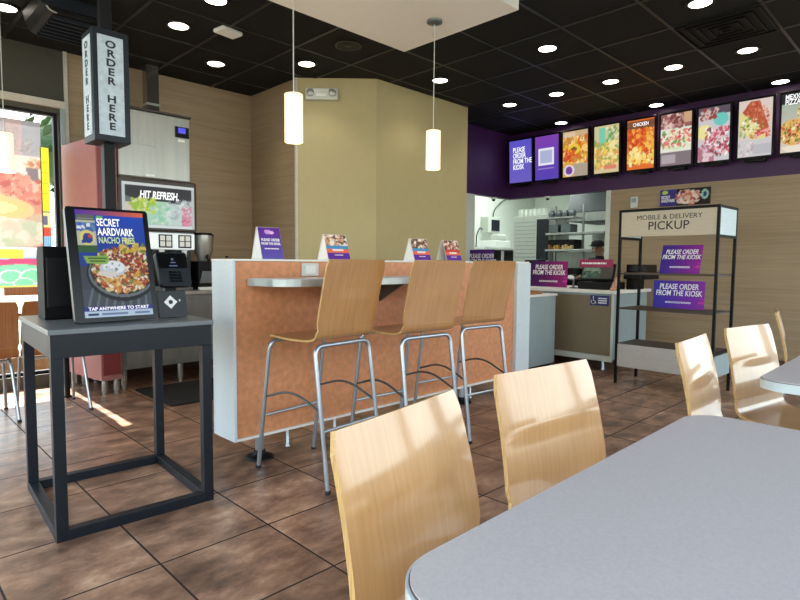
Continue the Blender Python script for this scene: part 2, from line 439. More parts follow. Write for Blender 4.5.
# ceiling grid bars
g = G(); p = .638; x = 4.899-p*12
while x < 7.25:
    y1 = 6.05 if x < 3.47 else (8.7-x if x < 4.09 else (4.5 if x < 5.63 else 5.0))
    if x > -1.68: g.box(x-.012, x+.012, -1.39, y1, ZC-.006, ZC)
    x += p
y = 3.093-p*9
while y < 6.05:
    x1 = 7.28 if y < 4.51 else (5.62 if y < 4.5 else 3.47)
    if 4.51 <= y < 5.0: x1 = 3.6
    if y > -1.38: g.box(-1.69, x1, y-.012, y+.012, ZC-.0065, ZC-.0005)
    y += p
structure('trim_1', g, M['grid'])

WIN_B = [(-1.5, .05, .12, 2.56), (.12, 1.475, .12, 2.56)]
# back wall (drinks station and window), split in its dark painted and wood-look stretches
structure('wall_back', wall_with_holes('x', -1.7, 1.53, 6.05, 6.2, 0, ZC, WIN_B), M['olive'])
structure('wall_drinks', G().box(1.56, 3.62, 6.05, 6.2, 0, ZC), M['panelwall'])
structure('trim_2', G().box(1.53, 1.56, 6.03, 6.2, 0, ZC), M['trim'])
structure('trim_3', G().box(-1.69, 1.53, 6.0, 6.048, 2.60, 2.66), M['trim'])
structure('trim_4', G().box(1.492, 1.528, 6.02, 6.048, .14, 2.6), M['bluegrey'])
structure('wall_nook', G().box(3.485, 3.62, 5.09, 6.05, 0, ZC), M['panelwall'])
structure('wall_angled', G().prism([(3.485, 5.09), (4.09, 4.51), (5.63, 4.51), (5.63, 5.09)], 0, ZC), M['yellow'])
structure('trim_5', G().prism([(3.463, 5.12), (3.463, 5.095), (3.483, 5.085), (3.483, 5.12)], 0, ZC), M['trim'])
structure('wall_return', G().box(5.63, 6.45, 5.01, 5.09, 0, 2.17), M['offwhite'])
structure('wall_header', G().box(5.63, 7.4, 5.01, 5.09, 2.17, ZC), M['purple'])
structure('wall_menu', G().box(7.3, 7.4, -1.4, 5.01, 2.17, ZC), M['purple'])
WR = (-1.2, .45, .3, 2.15)
structure('wall_right', wall_with_holes('y', -1.4, 3.40, 7.3, 7.4, 0, 2.17, [WR]), M['panelwall'])
structure('trim_6', G().box(7.285, 7.41, 3.40, 3.46, 0, 2.17), M['offwhite'])
structure('baseboard_right', G().box(7.285, 7.299, -1.39, 3.39, 0, .15), M['base'])
structure('baseboard_back', G().box(1.57, 3.45, 6.03, 6.049, 0, .12), M['base'])
# walls behind the viewer, unseen; tall windows added and sized to supply daylight
WL = [(-1.2, .7, .25, 2.95), (.8, 2.7, .25, 2.95), (2.9, 5.5, .25, 2.95)]
structure('wall_left', wall_with_holes('y', -1.55, 6.2, -1.85, -1.7, 0, ZC, WL), M['cream'])
WF = [(-1.5, .5, .5, 2.95), (.6, 2.6, .5, 2.95), (2.7, 4.7, .5, 2.95), (4.8, 7.1, .5, 2.95)]
structure('wall_front', wall_with_holes('x', -1.85, 7.4, -1.55, -1.4, 0, ZC, WF), M['cream'])
n = 0
def window(idx, axis, b, hole, mid=None, depth=.05):
    h0, h1, z0, z1 = hole
    g = G(); w = .03
    def bx(p, q, r, s_, t0=-.03, t1=.03):
        if axis == 'x': g.box(p, q, b+t0, b+t1, r, s_)
        else: g.box(b+t0, b+t1, p, q, r, s_)
    bx(h0, h0+w, z0, z1); bx(h1-w, h1, z0, z1); bx(h0+w, h1-w, z0, z0+w); bx(h0+w, h1-w, z1-w, z1)
    if mid: bx(h0+w, h1-w, mid-.02, mid+.02)
    o = structure('window_%d' % idx, g, M['black'])
    g = G()
    if axis == 'x': g.box(h0+w, h1-w, b-.003, b+.003, z0+w, z1-w)
    else: g.box(b-.003, b+.003, h0+w, h1-w, z0+w, z1-w)
    pn = g.build('window_pane', M['glass'], o)
    return o
for k, h in enumerate(WIN_B): window(k+1, 'x', 6.12, h)
for k, h in enumerate(WL): window(k+3, 'y', -1.77, h)
for k, h in enumerate(WF): window(k+6, 'x', -1.47, h)
window(10, 'y', 7.36, WR)

# dropped white soffit over the bar
structure('ceiling_soffit', G().box(-.6, 3.5, 2.357, 3.51, 3.0, ZC), M['soffit'])

# kitchen shell behind the opening
structure('wall_kitchen_back', G().box(6.0, 11.3, 7.0, 7.1, 0, ZC), M['kwhite'])
structure('wall_kitchen_far', G().box(11.2, 11.3, 2.6, 7.0, 0, ZC), M['kwhite'])
structure('wall_kitchen_side', G().box(7.4, 11.2, 2.6, 2.7, 0, ZC), M['kwhite'])
structure('ceiling_kitchen', G().box(7.42, 11.2, 2.7, 7.0, 2.95, 3.0), M['kwhite'])
structure('wall_kitchen_left', G().box(6.0, 6.1, 5.1, 7.0, 0, ZC), M['kwhite'])

# ================================================================== CEILING FITTINGS
def downlight(x, y, label):
    t = thing('recessed_downlight', label, 'ceiling light', (x, y, ZC), 0, 'round downlights in the black ceiling')
    return t
dl0 = thing('recessed_downlight', '', 'ceiling light', (0, 0, 0), 0, 'round downlights in the black ceiling')
g = G(); g.lathe([(.098, -.012), (.104, -.006), (.104, -.001)], (0, 0, 0), 28, cap=False); g.lathe([(.098, -.012), (.080, -.011), (.078, -.002)], (0, 0, 0), 28, cap=False)
g.build('trim_ring', M['black'], dl0)
G().lathe([(.001, -.009), (.078, -.0085), (.078, -.001)], (0, 0, 0), 28, cap=False).build('lens', M['lampwhite'], dl0)
spots = [
 (4.58, 2.77, 'glowing round downlight right of the white soffit corner, left of the top-row pair'),
 (5.865, 4.05, 'small round downlight right of the yellow wall, above the purple return wall'),
 (5.865, 3.415, 'round downlight above the gap over the second purple menu board, upper of that pair'),
 (7.10, 4.05, 'flat round downlight closest above the third menu board'),
 (5.865, 2.775, 'round downlight above the green and tan fourth menu board'),
 (5.865, 2.14, 'round downlight left of the dark square ceiling grille'),
 (7.10, 2.775, 'round downlight just above the orange fifth menu board'),
 (5.865, 1.505, 'round downlight right below the dark square ceiling grille'),
 (7.10, 1.50, 'round downlight just above the rightmost menu boards, beside the wall'),
 (4.58, 1.50, 'large round downlight at the top edge above the menu boards'),
 (4.58, 4.05, 'round downlight beside the cord of the right pendant lamp'),
 (3.30, 4.66, 'round downlight above the emergency light, beside the left pendant cord'),
 (2.675, 5.30, 'round downlight nearest the corner of the wood-look walls'),
 (2.04, 4.68, 'round downlight left of the small white ceiling box'),
 (2.04, 4.03, 'round downlight cut by the top edge, above the white ceiling box'),
 (.96, 5.31, 'round downlight at the far left edge beside the black air unit')]
for k, (x, y, lb) in enumerate(spots):
    o = dl0 if k == 0 else copy_tree(dl0)
    o.location = (x, y, ZC); o['label'] = lb
    L = bpy.data.lights.new('downlight_lamp', 'SPOT'); L.energy = 12; L.color = (1, .86, .70); L.spot_size = math.radians(120); L.spot_blend = .6; L.shadow_soft_size = .07
    lo = bpy.data.objects.new('downlight_lamp', L); lo.location = (x, y, ZC-.03); C.objects.link(lo)

# pendants
def pendant(x, y, ztop, zcan, label, canopy=True, zb=None):
    t = thing('pendant_lamp', label, 'pendant lamp', (x, y, zcan), 0, 'frosted cylinder pendant lamps')
    if canopy: G().lathe([(.058, -.001), (.058, -.018), (.03, -.026), (.012, -.03)], (x, y, zcan), 24).build('canopy', M['steeld'], t)
    G().tube([(x, y, zcan-.03), (x, y, ztop+.004)], .0035, 6).build('cord', M['offwhite'], t)
    zb = ztop-.285
    g = G(); g.lathe([(.052, ztop-.285-zb), (.055, .002), (.055, .283), (.052, .285), (.02, .285)], (x, y, zb), 28, cap=False)
    g.lathe([(.0515, .0), (.0515, .282)], (x, y, zb), 28, cap=False)
    g.build('lamp_shade', M['shade'], t)
    G().lathe([(.02, 0), (.022, -.03), (.018, -.07)], (x, y, ztop-.004), 16).build('lamp_socket', M['steeld'], t)
    G().ball((x, y, ztop-.17), .026, .026, .05).build('bulb', M['bulb'], t)
    L = bpy.data.lights.new('pendant_glow', 'POINT'); L.energy = 4; L.color = (1, .8, .5); L.shadow_soft_size = .05
    lo = bpy.data.objects.new('pendant_glow', L); lo.location = (x, y, zb-.06); C.objects.link(lo)
pendant(1.975, 2.925, 2.205, 3.0, 'lit white cylinder pendant lamp hanging just left of the emergency light')
pendant(3.215, 2.905, 2.19, 3.0, 'lit white cylinder pendant lamp under the metal canopy, before the yellow wall')
pendant(.885, 5.09, 2.13, ZC, 'lit pendant lamp at the far left edge, in front of the window poster')

# speaker, access point, grille, air unit
t = thing('ceiling_speaker', 'dark round ceiling speaker grille beside the white soffit edge', 'speaker', (3.285, 4.005, ZC))
G().lathe([(.105, -.006), (.105, -.001)], (3.285, 4.005, ZC), 28).build('grille', M['black'], t)
G().lathe([(.118, -.004), (.122, -.009), (.106, -.009), (.106, -.002)], (3.285, 4.005, ZC), 28, cap=False).build('rim', M['grid'], t)
G().lathe([(.03, -.011), (.03, -.007)], (3.285, 4.005, ZC), 16).build('badge', M['grid'], t)
t = thing('ceiling_access_point', 'small white rectangular box on the black ceiling left of the pendant cord', 'wireless device', (2.375, 4.48, ZC))
G().box(-.1, .1, -.07, .07, -.035, -.001, Matrix.Translation((2.375, 4.48, ZC)) @ Matrix.Rotation(.15, 4, 'Z')).build('housing', M['white'], t, bevel=.012)
t = thing('ceiling_grille', 'dark square air grille set in the ceiling near the top right', 'air vent', (5.218, 1.498, ZC))
G().box(4.915, 5.521, 1.195, 1.801, ZC-.004, ZC-.001).build('backing', M['mat'], t)
g = G()
for r in (.30, .235, .17, .105, .04):
    for s in (-1, 1):
        g.box(5.218-r, 5.218+r, 1.498+s*r-.006, 1.498+s*r+.006, ZC-.022, ZC-.004)
        g.box(5.218+s*r-.006, 5.218+s*r+.006, 1.498-r, 1.498+r, ZC-.022, ZC-.004)
g.build('louvres', M['black'], t)

t = thing('ceiling_air_unit', 'black slotted air unit hanging from the ceiling above the order sign', 'air unit', (1.3, 4.95, ZC))
prof = [(1.06, ZC-.001), (1.06, 3.10), (1.075, 3.03), (1.105, 2.97), (1.14, 2.955), (1.5, 2.955), (1.5, ZC-.001)]
m = Matrix(((1, 0, 0, 0), (0, 0, 1, 0), (0, 1, 0, 0), (0, 0, 0, 1)))
G().prism(prof[::-1], 4.66, 5.24, m).build('housing', M['black'], t, bevel=.006)
g = G()
for k in range(7):
    yy = 4.72+k*.075
    g.box(1.14, 1.47, yy, yy+.012, 2.93, 2.952)
g.build('louvre', M['navy'], t)
G().tube(fillet([(1.052, 4.655, 3.10), (1.068, 4.655, 3.02), (1.10, 4.655, 2.955), (1.15, 4.655, 2.945)], .03), .005, 6).build('edge_strip', M['steel'], t)
G().box(1.05, 1.51, 4.63, 4.655, 2.98, 3.06).build('side_rail', M['navy'], t)

# emergency light on the angled wall
fm = frame_mat((3.668, 4.905, 2.95), (.722, -.692, 0), (0, 0, 1))
t = thing('emergency_light', 'white twin-head emergency light high on the angled yellow wall', 'emergency light', (3.668, 4.905, 2.88))
G().box(-.17, .17, -.06, .06, .005, .06, fm).build('housing', M['offwhite'], t, bevel=.012)
for s in (-1, 1):
    mm = fm @ Matrix.Translation((s*.115, .008, .06))
    G().lathe([(.036, 0), (.04, .014), (.034, .022), (.001, .024)], (0, 0, 0), 20, mm).build('lamp_head', M['steel'], t)
G().box(-.05, .05, -.028, .0, .06, .066, fm).build('battery_door', M['white'], t)

# ================================================================== BAR DIVIDER
t = thing('bar_divider', 'freestanding bar-height partition with orange laminate front and pale ends', 'partition', (3.0, 3.05, 0))
G().box(1.575, 4.38, 2.935, 3.16, .165, 1.195).build('core_panel', M['laminate'], t)
G().box(1.557, 1.575, 2.92, 3.174, .15, 1.197).build('end_panel', M['whitelam'], t, bevel=.002)
G().box(4.38, 4.60, 2.90, 3.19, .15, 1.197).build('end_post', M['whitelam'], t, bevel=.002)
G().box(1.557, 4.60, 2.918, 3.176, 1.197, 1.209).build('top_cap', M['whiteedge'], t, bevel=.002)
G().box(1.575, 4.38, 2.92, 3.17, .15, .165).build('bottom_trim', M['whiteedge'], t)
for x, y in ((2.0, 3.05), (2.44, 3.12), (3.1, 3.05), (3.9, 3.05)):
    G().lathe([(.016, 0), (.016, .006), (.010, .012), (.010, .15)], (x, y, 0), 12).build('foot', M['chrome'], t)
for x, y in ((1.76, 2.99), (3.72, 3.0)):
    G().lathe([(.085, 0), (.085, .008), (.06, .018), (.034, .026), (.034, .05)], (x, y, 0), 24).build('floor_flange', M['black'], t)
    G().lathe([(.028, .05), (.028, .15)], (x, y, 0), 20).build('support_post', M['chrome'], t)
t = thing('bar_ledge', 'narrow grey drinking ledge with metal edge fixed to the orange divider', 'counter', (3.0, 2.75, 1.06))
poly = [(1.65, 2.932), (1.65, 2.90)]
for k in range(9):
    a = math.radians(180+90*k/8); poly.append((1.90+.22*math.cos(a), 2.80+.19*math.sin(a)))
poly += [(1.95, 2.61)]+[(2.98+.2*math.cos(math.radians(a_)), 2.81+.2*math.sin(math.radians(a_))) for a_ in range(-90, 1, 10)]+[(3.18, 2.932)]
G().prism(poly, 1.055, 1.094).build('edge_band', M['ledge'], t, bevel=.006)
ins = [(p[0]+(.01 if p[0] < 2.5 else -.01), p[1]+(.008 if p[1] < 2.9 else -.004)) for p in poly]
G().prism(ins, 1.0945, 1.099).build('ledge_top', M['table'], t)
for x in (2.25, 2.7):
    G().prism([(2.932, 1.06), (2.70, 1.06), (2.70, 1.045), (2.932, .92)], x-.01, x+.01, Matrix(((0, 0, 1, 0), (1, 0, 0, 0), (0, 1, 0, 0), (0, 0, 0, 1)))).build('bracket', M['steeld'], t)
t = thing('power_outlet', 'square white outlet plate on the orange divider above the ledge', 'outlet', (2.093, 2.934, 1.143))
G().box(2.03, 2.157, 2.922, 2.934, 1.105, 1.187).build('cover_plate', M['offwhite'], t, bevel=.004)
G().box(2.055, 2.132, 2.919, 2.923, 1.12, 1.172).build('flap', M['whiteedge'], t, bevel=.002)

# chrome drop tube under the ledge's right end
G().lathe([(.022, .90), (.022, 1.054)], (3.05, 2.80, 0), 16).build('drop_tube', M['chrome'], bpy.data.objects['bar_ledge'])
# tent cards on the divider top
def tent_card(x0, x1, y, zb, h, label, art, side=.05, lines=(), white_right=False):
    t = thing('tent_card', label, 'table card', ((x0+x1)/2, y, zb), 0, 'folded cards on the divider top')
    top = .012; w = (x1-x0)
    fr = frame_mat(((x0+x1)/2, y, zb+.002+h/2), (1, 0, 0), (0, side*1.0, h))
    # front leaf leans back, rear leaf leans forward
    for name, yb, yt in (('front_leaf', y-side, y-top*.5), ('rear_leaf', y+side, y+top*.5)):
        g = G(); th = .0015*(1 if yb < y else -1)
        g.add([(x0, yb, zb+.0005), (x1, yb, zb+.0005), (x1, yt, zb+h), (x0, yt, zb+h), (x0, yb+th, zb+.0005), (x1, yb+th, zb+.0005), (x1, yt+th, zb+h), (x0, yt+th, zb+h)],
              [(0, 1, 2, 3), (7, 6, 5, 4), (0, 4, 5, 1), (1, 5, 6, 2), (2, 6, 7, 3), (3, 7, 4, 0)])
        g.build(name, M['card'], t)
    # side gusset: the folded white flap
    g = G(); xs = x1-.003 if white_right else x0+.003
    g.add([(xs, y-side+.002, zb+.001), (xs, y+side-.002, zb+.001), (xs, y, zb+h*.97), (xs+.001, y-side+.002, zb+.001), (xs+.001, y+side-.002, zb+.001), (xs+.001, y, zb+h*.97)],
          [(0, 1, 2), (5, 4, 3), (0, 3, 4, 1), (1, 4, 5, 2), (2, 5, 3, 0)])
    g.build('side_flap', M['card'], t)
    q = frame_mat(((x0+x1)/2, y-side*.5-top*.25-.0025, zb+h/2), (1, 0, 0), (0, side-top*.5, h))
    L = math.hypot(side-top*.5, h)
    art.sheet('printed_face', M['print'], t, q, w-.004, L*.985)
    for k, (s_, sz, dy, sx) in enumerate(lines):
        if s_: text('lettering', s_, sz, q @ Matrix.Translation((0, dy, .001)), M['inkwhite'], t, sx=sx, bold=.02)
        else: small_print(sz, sz*sx, 1 if sx < .3 else 2, q @ Matrix.Translation((0, dy, .001)), M['inkwhite'], t, k)
    return t
a = Art(24, 32, (84, 52, 150)).grad((92, 84, 168), (88, 38, 140)); a.ell(.42, .86, .16, .07, (198, 150, 214)).ell(.6, .84, .1, .05, (230, 180, 220))
tent_card(1.775, 1.93, 3.03, 1.209, .195, 'leftmost purple folded card on the divider top, with white logo and lettering', a, .062, [('PLEASE ORDER', .024, .02, .8), ('FROM THE KIOSK', .021, -.004, .8), ('', .10, -.035, .12)])
def photo_card(seed, warm):
    a = Art(24, 32, (226, 214, 206), seed); a.blobs(70, [(236, 226, 214), (120, 84, 66), (200, 150, 120), (70, 60, 66)] if not warm else [(120, 66, 50), (196, 120, 96), (40, 36, 40), (226, 200, 190)], (0, 1, .55, 1), .09)
    a.rect(0, 1, .42, .56, (70, 140, 190) if not warm else (196, 70, 60)); a.rect(0, 1, 0, .42, (92, 46, 150)); a.rect(0, 1, .26, .44, (226, 110, 80)); return a
tent_card(2.27, 2.46, 3.03, 1.209, .17, 'white and purple folded card second from the left on the divider, behind the first stool', photo_card(3, False), .06, [('', .09, -.02, .25), ('', .07, -.055, .12)])
tent_card(3.09, 3.28, 3.03, 1.209, .17, 'red and purple folded card with white left flap, behind the middle stool', photo_card(5, False), .06, [('', .09, -.02, .25), ('', .07, -.055, .12)])
tent_card(3.47, 3.66, 3.03, 1.209, .17, 'red and purple folded card with white right flap, between middle and right stools', photo_card(7, True), .06, [('', .09, -.02, .25), ('', .07, -.055, .12)], True)

# ================================================================== SEATS
def shell(prof, hw, th, bow=.0, rows=14, flare=None, round_top=.012):
    """bent plywood sheet: prof = centre line (y,z) from back top to seat front; returns faces with mat 0 surface, 1 edge"""
    P = [Vector((0, p[0], p[1])) for p in prof]; P = fillet(P, .09, 6)
    # resample
    out = [P[0]]
    for i in range(1, len(P)):
        d = (P[i]-P[i-1]).length; k = max(1, int(d/.03))
        for j in range(1, k+1): out.append(P[i-1].lerp(P[i], j/k))
    P = out; n = len(P); total = sum((P[i]-P[i-1]).length for i in range(1, n)); s = 0
    top, bot = [], []
    for i in range(n):
        if i: s += (P[i]-P[i-1]).length
        a = P[max(0, i-1)]; b = P[min(n-1, i+1)]; t = (b-a).normalized(); nn = Vector((0, -t.z, t.y))
        w = hw(s/total) if callable(hw) else hw
        e = min(s, total-s)
        if e < round_top: w -= round_top-math.sqrt(max(0, round_top**2-(round_top-e)**2))
        r1, r2 = [], []
        for k in range(rows+1):
            u = -1+2*k/rows; dn = bow*(1-u*u)*(1 if s/total < .5 else .35)
            c = P[i]+Vector((u*w, 0, 0))-nn*dn
            r1.append(c+nn*th/2); r2.append(c-nn*th/2)
        top.append(r1); bot.append(r2)
    g = G(); W = rows+1
    vs = [v for r in top for v in r]+[v for r in bot for v in r]; off = n*W
    g.add(vs, [(i*W+k, i*W+k+1, (i+1)*W+k+1, (i+1)*W+k) for i in range(n-1) for k in range(rows)]+
          [(off+i*W+k, off+(i+1)*W+k, off+(i+1)*W+k+1, off+i*W+k+1) for i in range(n-1) for k in range(rows)], True)
    g.mi_(1)
    g.add(vs, [(i*W, (i+1)*W, off+(i+1)*W, off+i*W) for i in range(n-1)]+[(i*W+rows, off+i*W+rows, off+(i+1)*W+rows, (i+1)*W+rows) for i in range(n-1)]+
          [(k, off+k, off+k+1, k+1) for k in range(rows)]+[((n-1)*W+k, (n-1)*W+k+1, off+(n-1)*W+k+1, off+(n-1)*W+k) for k in range(rows)])
    return g

def split_shell(root, prof_b, prof_s, hwb, hws, th, bow, mat, zlift=0):
    g = shell(prof_b, hwb, th, bow); g.build('backrest', [mat, M['plyedge']], root, world=False)
    g = shell(prof_s, hws, th, 0); g.build('seat', [mat, M['plyedge']], root, world=False)

# ---- bar stools (local: back at +y, facing -y)
def make_stool():
    r = thing('bar_stool', '', 'bar stool', (0, 0, 0), 0, 'plywood bar stools at the orange divider')
    split_shell(r, [(.30, 1.209), (.262, 1.06), (.228, .92), (.212, .838)], [(.212, .8378), (.203, .798), (.15, .780), (-.02, .774), (-.17, .784), (-.2, .776)],
                lambda s: .221-.002*s, lambda s: .219-.012*s, .011, .006, M['plystool'])
    for s in (1, -1):
        pts = fillet([(-.213, s*.291, .006), (-.205, s*.185, .754), (.205, s*.185, .754), (.213, s*.291, .006)], .055, 8)
        G().tube(pts, .0125, 10).build('leg_frame', M['chrome'], r, world=False)
        G().tube([(-.205, s*.247, .315), (.205, s*.247, .315)], .009, 8).build('foot_rail', M['chrome'], r, world=False)
        for q in (-1, 1):
            G().lathe([(.015, 0), (.016, .012), (.012, .02)], (q*.2135, s*.292, 0), 10).build('foot_glide', M['charcoal'], r, world=False)
    for q in (-1, 1):
        pts = fillet([(q*.203, .235, .41), (q*.205, .0, .50), (q*.204, -.235, .425)], .3, 12)
        G().tube(pts, .007, 8).build('side_brace', M['steeld'], r, world=False)
    return r
stools = [(1.906, 2.574, .105, 'first plywood bar stool from the left, fully seen with its chrome legs'),
          (2.477, 2.454, -.046, 'middle plywood bar stool, its legs behind the nearest chair back'),
          (3.138, 2.535, -.085, 'rightmost plywood bar stool, next to the pale end post of the divider')]
st0 = make_stool()
for k, (x, y, a, lb) in enumerate(stools):
    o = st0 if k == 0 else copy_tree(st0)
    o.location = (x, y, 0); o.rotation_euler = (0, 0, a+PI); o['label'] = lb

# ---- dining chairs (local: back at +y, facing -y); origin under the back's top centre
def make_chair(mat, group):
    r = thing('dining_chair', '', 'chair', (0, 0, 0), 0, group)
    split_shell(r, [(0, .884), (-.040, .74), (-.066, .61), (-.072, .54)], [(-.072, .5398), (-.085, .475), (-.14, .455), (-.29, .452), (-.43, .468), (-.46, .45)],
                lambda s: .228+.011*s, lambda s: .239-.025*s, .013, .012, mat)
    for s in (-1, 1):
        pts = fillet([(s*.205, .02, .006), (s*.185, -.09, .435), (s*.185, -.39, .44), (s*.205, -.46, .006)], .06, 8)
        G().tube(pts, .0115, 10).build('leg_frame', M['chrome'], r, world=False)
        for yy in (.02, -.46):
            G().lathe([(.014, 0), (.015, .01), (.0115, .018)], (s*.205, yy, 0), 10).build('foot_glide', M['charcoal'], r, world=False)
    for yy in (-.13, -.35):
        G().tube([(-.183, yy, .437), (.183, yy, .437)], .009, 8).build('cross_rail', M['chrome'], r, world=False)
    return r
ch0 = make_chair(M['ply'], 'light plywood dining chairs at the tables')
chairs = [(.847, .852, .168, 'light plywood chair nearest the camera, beside the rounded corner of the near table'),
          (1.508, .898, -.111, 'light plywood chair with a bright reflection on its back, second along the near table'),
          (2.572, .82, .064, 'narrow-looking plywood chair in front of the low board of the pickup shelf'),
          (3.288, .785, -.201, 'plywood chair with pale glare and curved seat, beside the far table'),
          (4.56, .92, .20, 'plywood chair seen only as a thin leaning edge, farthest at right')]
for k, (x, y, a, lb) in enumerate(chairs):
    o = ch0 if k == 0 else copy_tree(ch0)
    o.location = (x, y, 0); o.rotation_euler = (0, 0, a); o['label'] = lb
bc0 = make_chair(M['plybrown'], 'brown chairs by the window')
for k, (x, y, a, lb) in enumerate([(1.15, 4.94, 0, 'brown wooden chair by the window, partly behind the black box on the kiosk table'), (.665, 4.93, 0, 'brown wooden chair by the window, cut by the left picture edge')]):
    o = bc0 if k == 0 else copy_tree(bc0)
    o.location = (x, y-.05, 0); o.rotation_euler = (0, 0, PI); o['label'] = lb
# these face the window, so their backs are turned to the room

# ================================================================== TABLES
def dining_table(x0, x1, y0, y1, r, label, group):
    t = thing('dining_table', label, 'table', ((x0+x1)/2, (y0+y1)/2, 0), 0, group)
    G().prism(rrect(x0, x1, y0, y1, r, 12), .742, .7745).build('edge_band', M['rim'], t, bevel=.008, seg=3)
    G().prism(rrect(x0+.004, x1-.004, y0+.004, y1-.004, r-.004, 12), .7745, .7765).build('rim_line', M['rimline'], t)
    G().prism(rrect(x0+.006, x1-.006, y0+.006, y1-.006, r-.006, 12), .7765, .780).build('tabletop', M['table'], t)
    cy = (y0+y1)/2
    for cx in (x0+.27, x1-.27):
        G().lathe([(.038, .03), (.038, .71)], (cx, cy, 0), 20).build('column', M['black'], t)
        g = G(); g.box(cx-.04, cx+.04, cy-.21, cy+.21, .0, .022); g.box(cx-.24, cx+.24, cy-.035, cy+.035, .0, .024); g.lathe([(.06, .02), (.04, .035)], (cx, cy, 0), 20)
        g.build('foot_base', M['black'], t, bevel=.008)
        g = G(); g.box(cx-.03, cx+.03, cy-.29, cy+.29, .722, .741); g.box(cx-.11, cx+.11, cy-.11, cy+.11, .708, .722)
        g.build('mounting_plate', M['steeld'], t)
    return t
tg = 'grey laminate dining tables'
dining_table(.485, 1.715, -.29, .535, .10, 'large grey laminate table with pale rounded edge filling the lower right', tg)
t2 = dining_table(2.37, 3.6, -.29, .535, .10, 'grey laminate table with pale edge at the right picture edge', tg)
g = G(); g.tube(fillet([(2.58, .42, .738), (2.58, .40, .70), (2.66, .30, .69), (2.74, .25, .738)], .03), .012, 8); g.tube(fillet([(2.63, .46, .738), (2.63, .44, .69), (2.72, .30, .675), (2.80, .25, .738)], .03), .012, 8)
g.build('folding_strut', M['chrome'], t2)

# kiosk table: steel frame, stone top (turned a little)
KX, KY, KR = .951, 2.998, math.radians(-3.2)
t = thing('kiosk_table', 'dark steel-framed table with thin grey top holding the ordering kiosk', 'table', (KX, KY, 0), KR)
hw, hd, w = .342, .375, .046
for sx in (-1, 1):
    for sy in (-1, 1):
        x = sx*(hw-w/2); y = sy*(hd-w/2)
        G().box(x-w/2, x+w/2, y-w/2, y+w/2, 0, .786).build('leg', M['navy'], t, bevel=.002, world=False)
for sy in (-1, 1):
    y = sy*(hd-w/2)
    G().box(-hw+w, hw-w, y-w/2, y+w/2, .0, .046).build('lower_rail', M['navy'], t, bevel=.002, world=False)
    G().box(-hw, hw, y-w/2, y+w/2, .786, .886).build('apron', M['navy'], t, bevel=.002, world=False)
for sx in (-1, 1):
    x = sx*(hw-w/2)
    G().box(x-w/2, x+w/2, -hd+w, hd-w, .0, .046).build('lower_rail', M['navy'], t, bevel=.002, world=False)
    G().box(x-w/2, x+w/2, -hd+w, hd-w, .786, .886).build('apron', M['navy'], t, bevel=.002, world=False)
G().box(-hw-.008, hw+.008, -hd-.008, hd+.008, .886, .908).build('tabletop', M['greytop'], t, bevel=.002, world=False)

# ordering kiosk
ZT = .9085
t = thing('ordering_kiosk', 'black upright touch-screen kiosk showing a bowl of nacho fries', 'kiosk', (.93, 2.88, ZT))
bl = Vector((.724, 2.765, ZT+.0075)); br = Vector((1.089, 2.772, ZT+.0075)); up = Vector((-.016, .115, .524))
xd = (br-bl).normalized(); upn = (up-xd*up.dot(xd)).normalized()
fm = frame_mat((bl+br)/2+up/2, xd, upn); W_ = (br-bl).length; H_ = up.length
G().prism(rrect(-W_/2, W_/2, -H_/2, H_/2, .016, 5), -.028, 0, fm).build('screen_body', M['blackgloss'], t, bevel=.003)
sw, sh = W_-.064, H_-.034
a = Art(96, 150, (30, 56, 130), 11)
a.grad((24, 40, 90), (24, 74, 196)); a.rect(0, 1, .955, 1, (110, 50, 150)); a.grad((0, 0, 0), (0, 0, 0), amt=0)
for k in range(40): a.rect(k/40, (k+1)/40, .955, 1, (90+int(150*k/40), 50+int(60*k/40), 170-int(110*k/40)))
a.rect(0, 1, .10, .47, (58, 64, 74)); a.rect(0, 1, .10, .26, (64, 74, 84))
for k in range(9): a.poly([(.05+k*.12, .10), (.09+k*.12, .10), (.17+k*.11, .28), (.14+k*.11, .28)], (112, 122, 128), .7)
# jar
a.rect(.0, .27, .62, .90, (190, 196, 170)); a.rect(.02, .26, .90, .955, (98, 104, 98)); a.rect(.02, .26, .915, .925, (150, 156, 140)); a.rect(.0, .27, .60, .665, (46, 92, 52)); a.rect(.0, .27, .80, .88, (96, 140, 180))
a.ell(.14, .74, .105, .07, (226, 216, 120)); a.ell(.15, .735, .07, .05, (34, 60, 150)); a.ell(.18, .755, .03, .022, (210, 60, 50)); a.ell(.10, .71, .05, .02, (34, 60, 150), .5)
a.blobs(14, [(250, 250, 250), (66, 96, 180)], (.02, .25, .81, .87), .03)
# bowl
a.ell(.60, .395, .52, .255, (24, 26, 30)); a.ell(.60, .41, .49, .232, (104, 114, 118)); a.ell(.60, .42, .465, .216, (44, 40, 36))
pal = [(226, 170, 76), (200, 110, 50), (234, 208, 150), (160, 60, 36), (240, 222, 190), (206, 150, 70), (120, 130, 60), (140, 50, 30), (244, 236, 216)]
a.blobs(760, pal, (.1, 1, .2, .70), .036, .9, (.60, .44, .43, .215))
a.blobs(60, [(206, 170, 60), (226, 190, 90), (110, 130, 50)], (.6, .98, .56, .74), .045, .9, (.76, .64, .22, .08))
a.blobs(190, [(150, 44, 30), (190, 80, 50), (240, 230, 210), (120, 60, 40)], (.4, .95, .42, .60), .024, .9)
a.ell(.46, .45, .19, .075, (196, 206, 216)); a.ell(.48, .465, .16, .06, (230, 236, 244)); a.ell(.42, .43, .08, .025, (200, 210, 222)); a.ell(.40, .40, .12, .03, (216, 214, 206)); a.blobs(12, [(120, 140, 90), (246, 248, 250)], (.36, .6, .42, .5), .02)
a.blobs(160, pal, (.2, .95, .22, .36), .03, .9, (.60, .36, .38, .13))
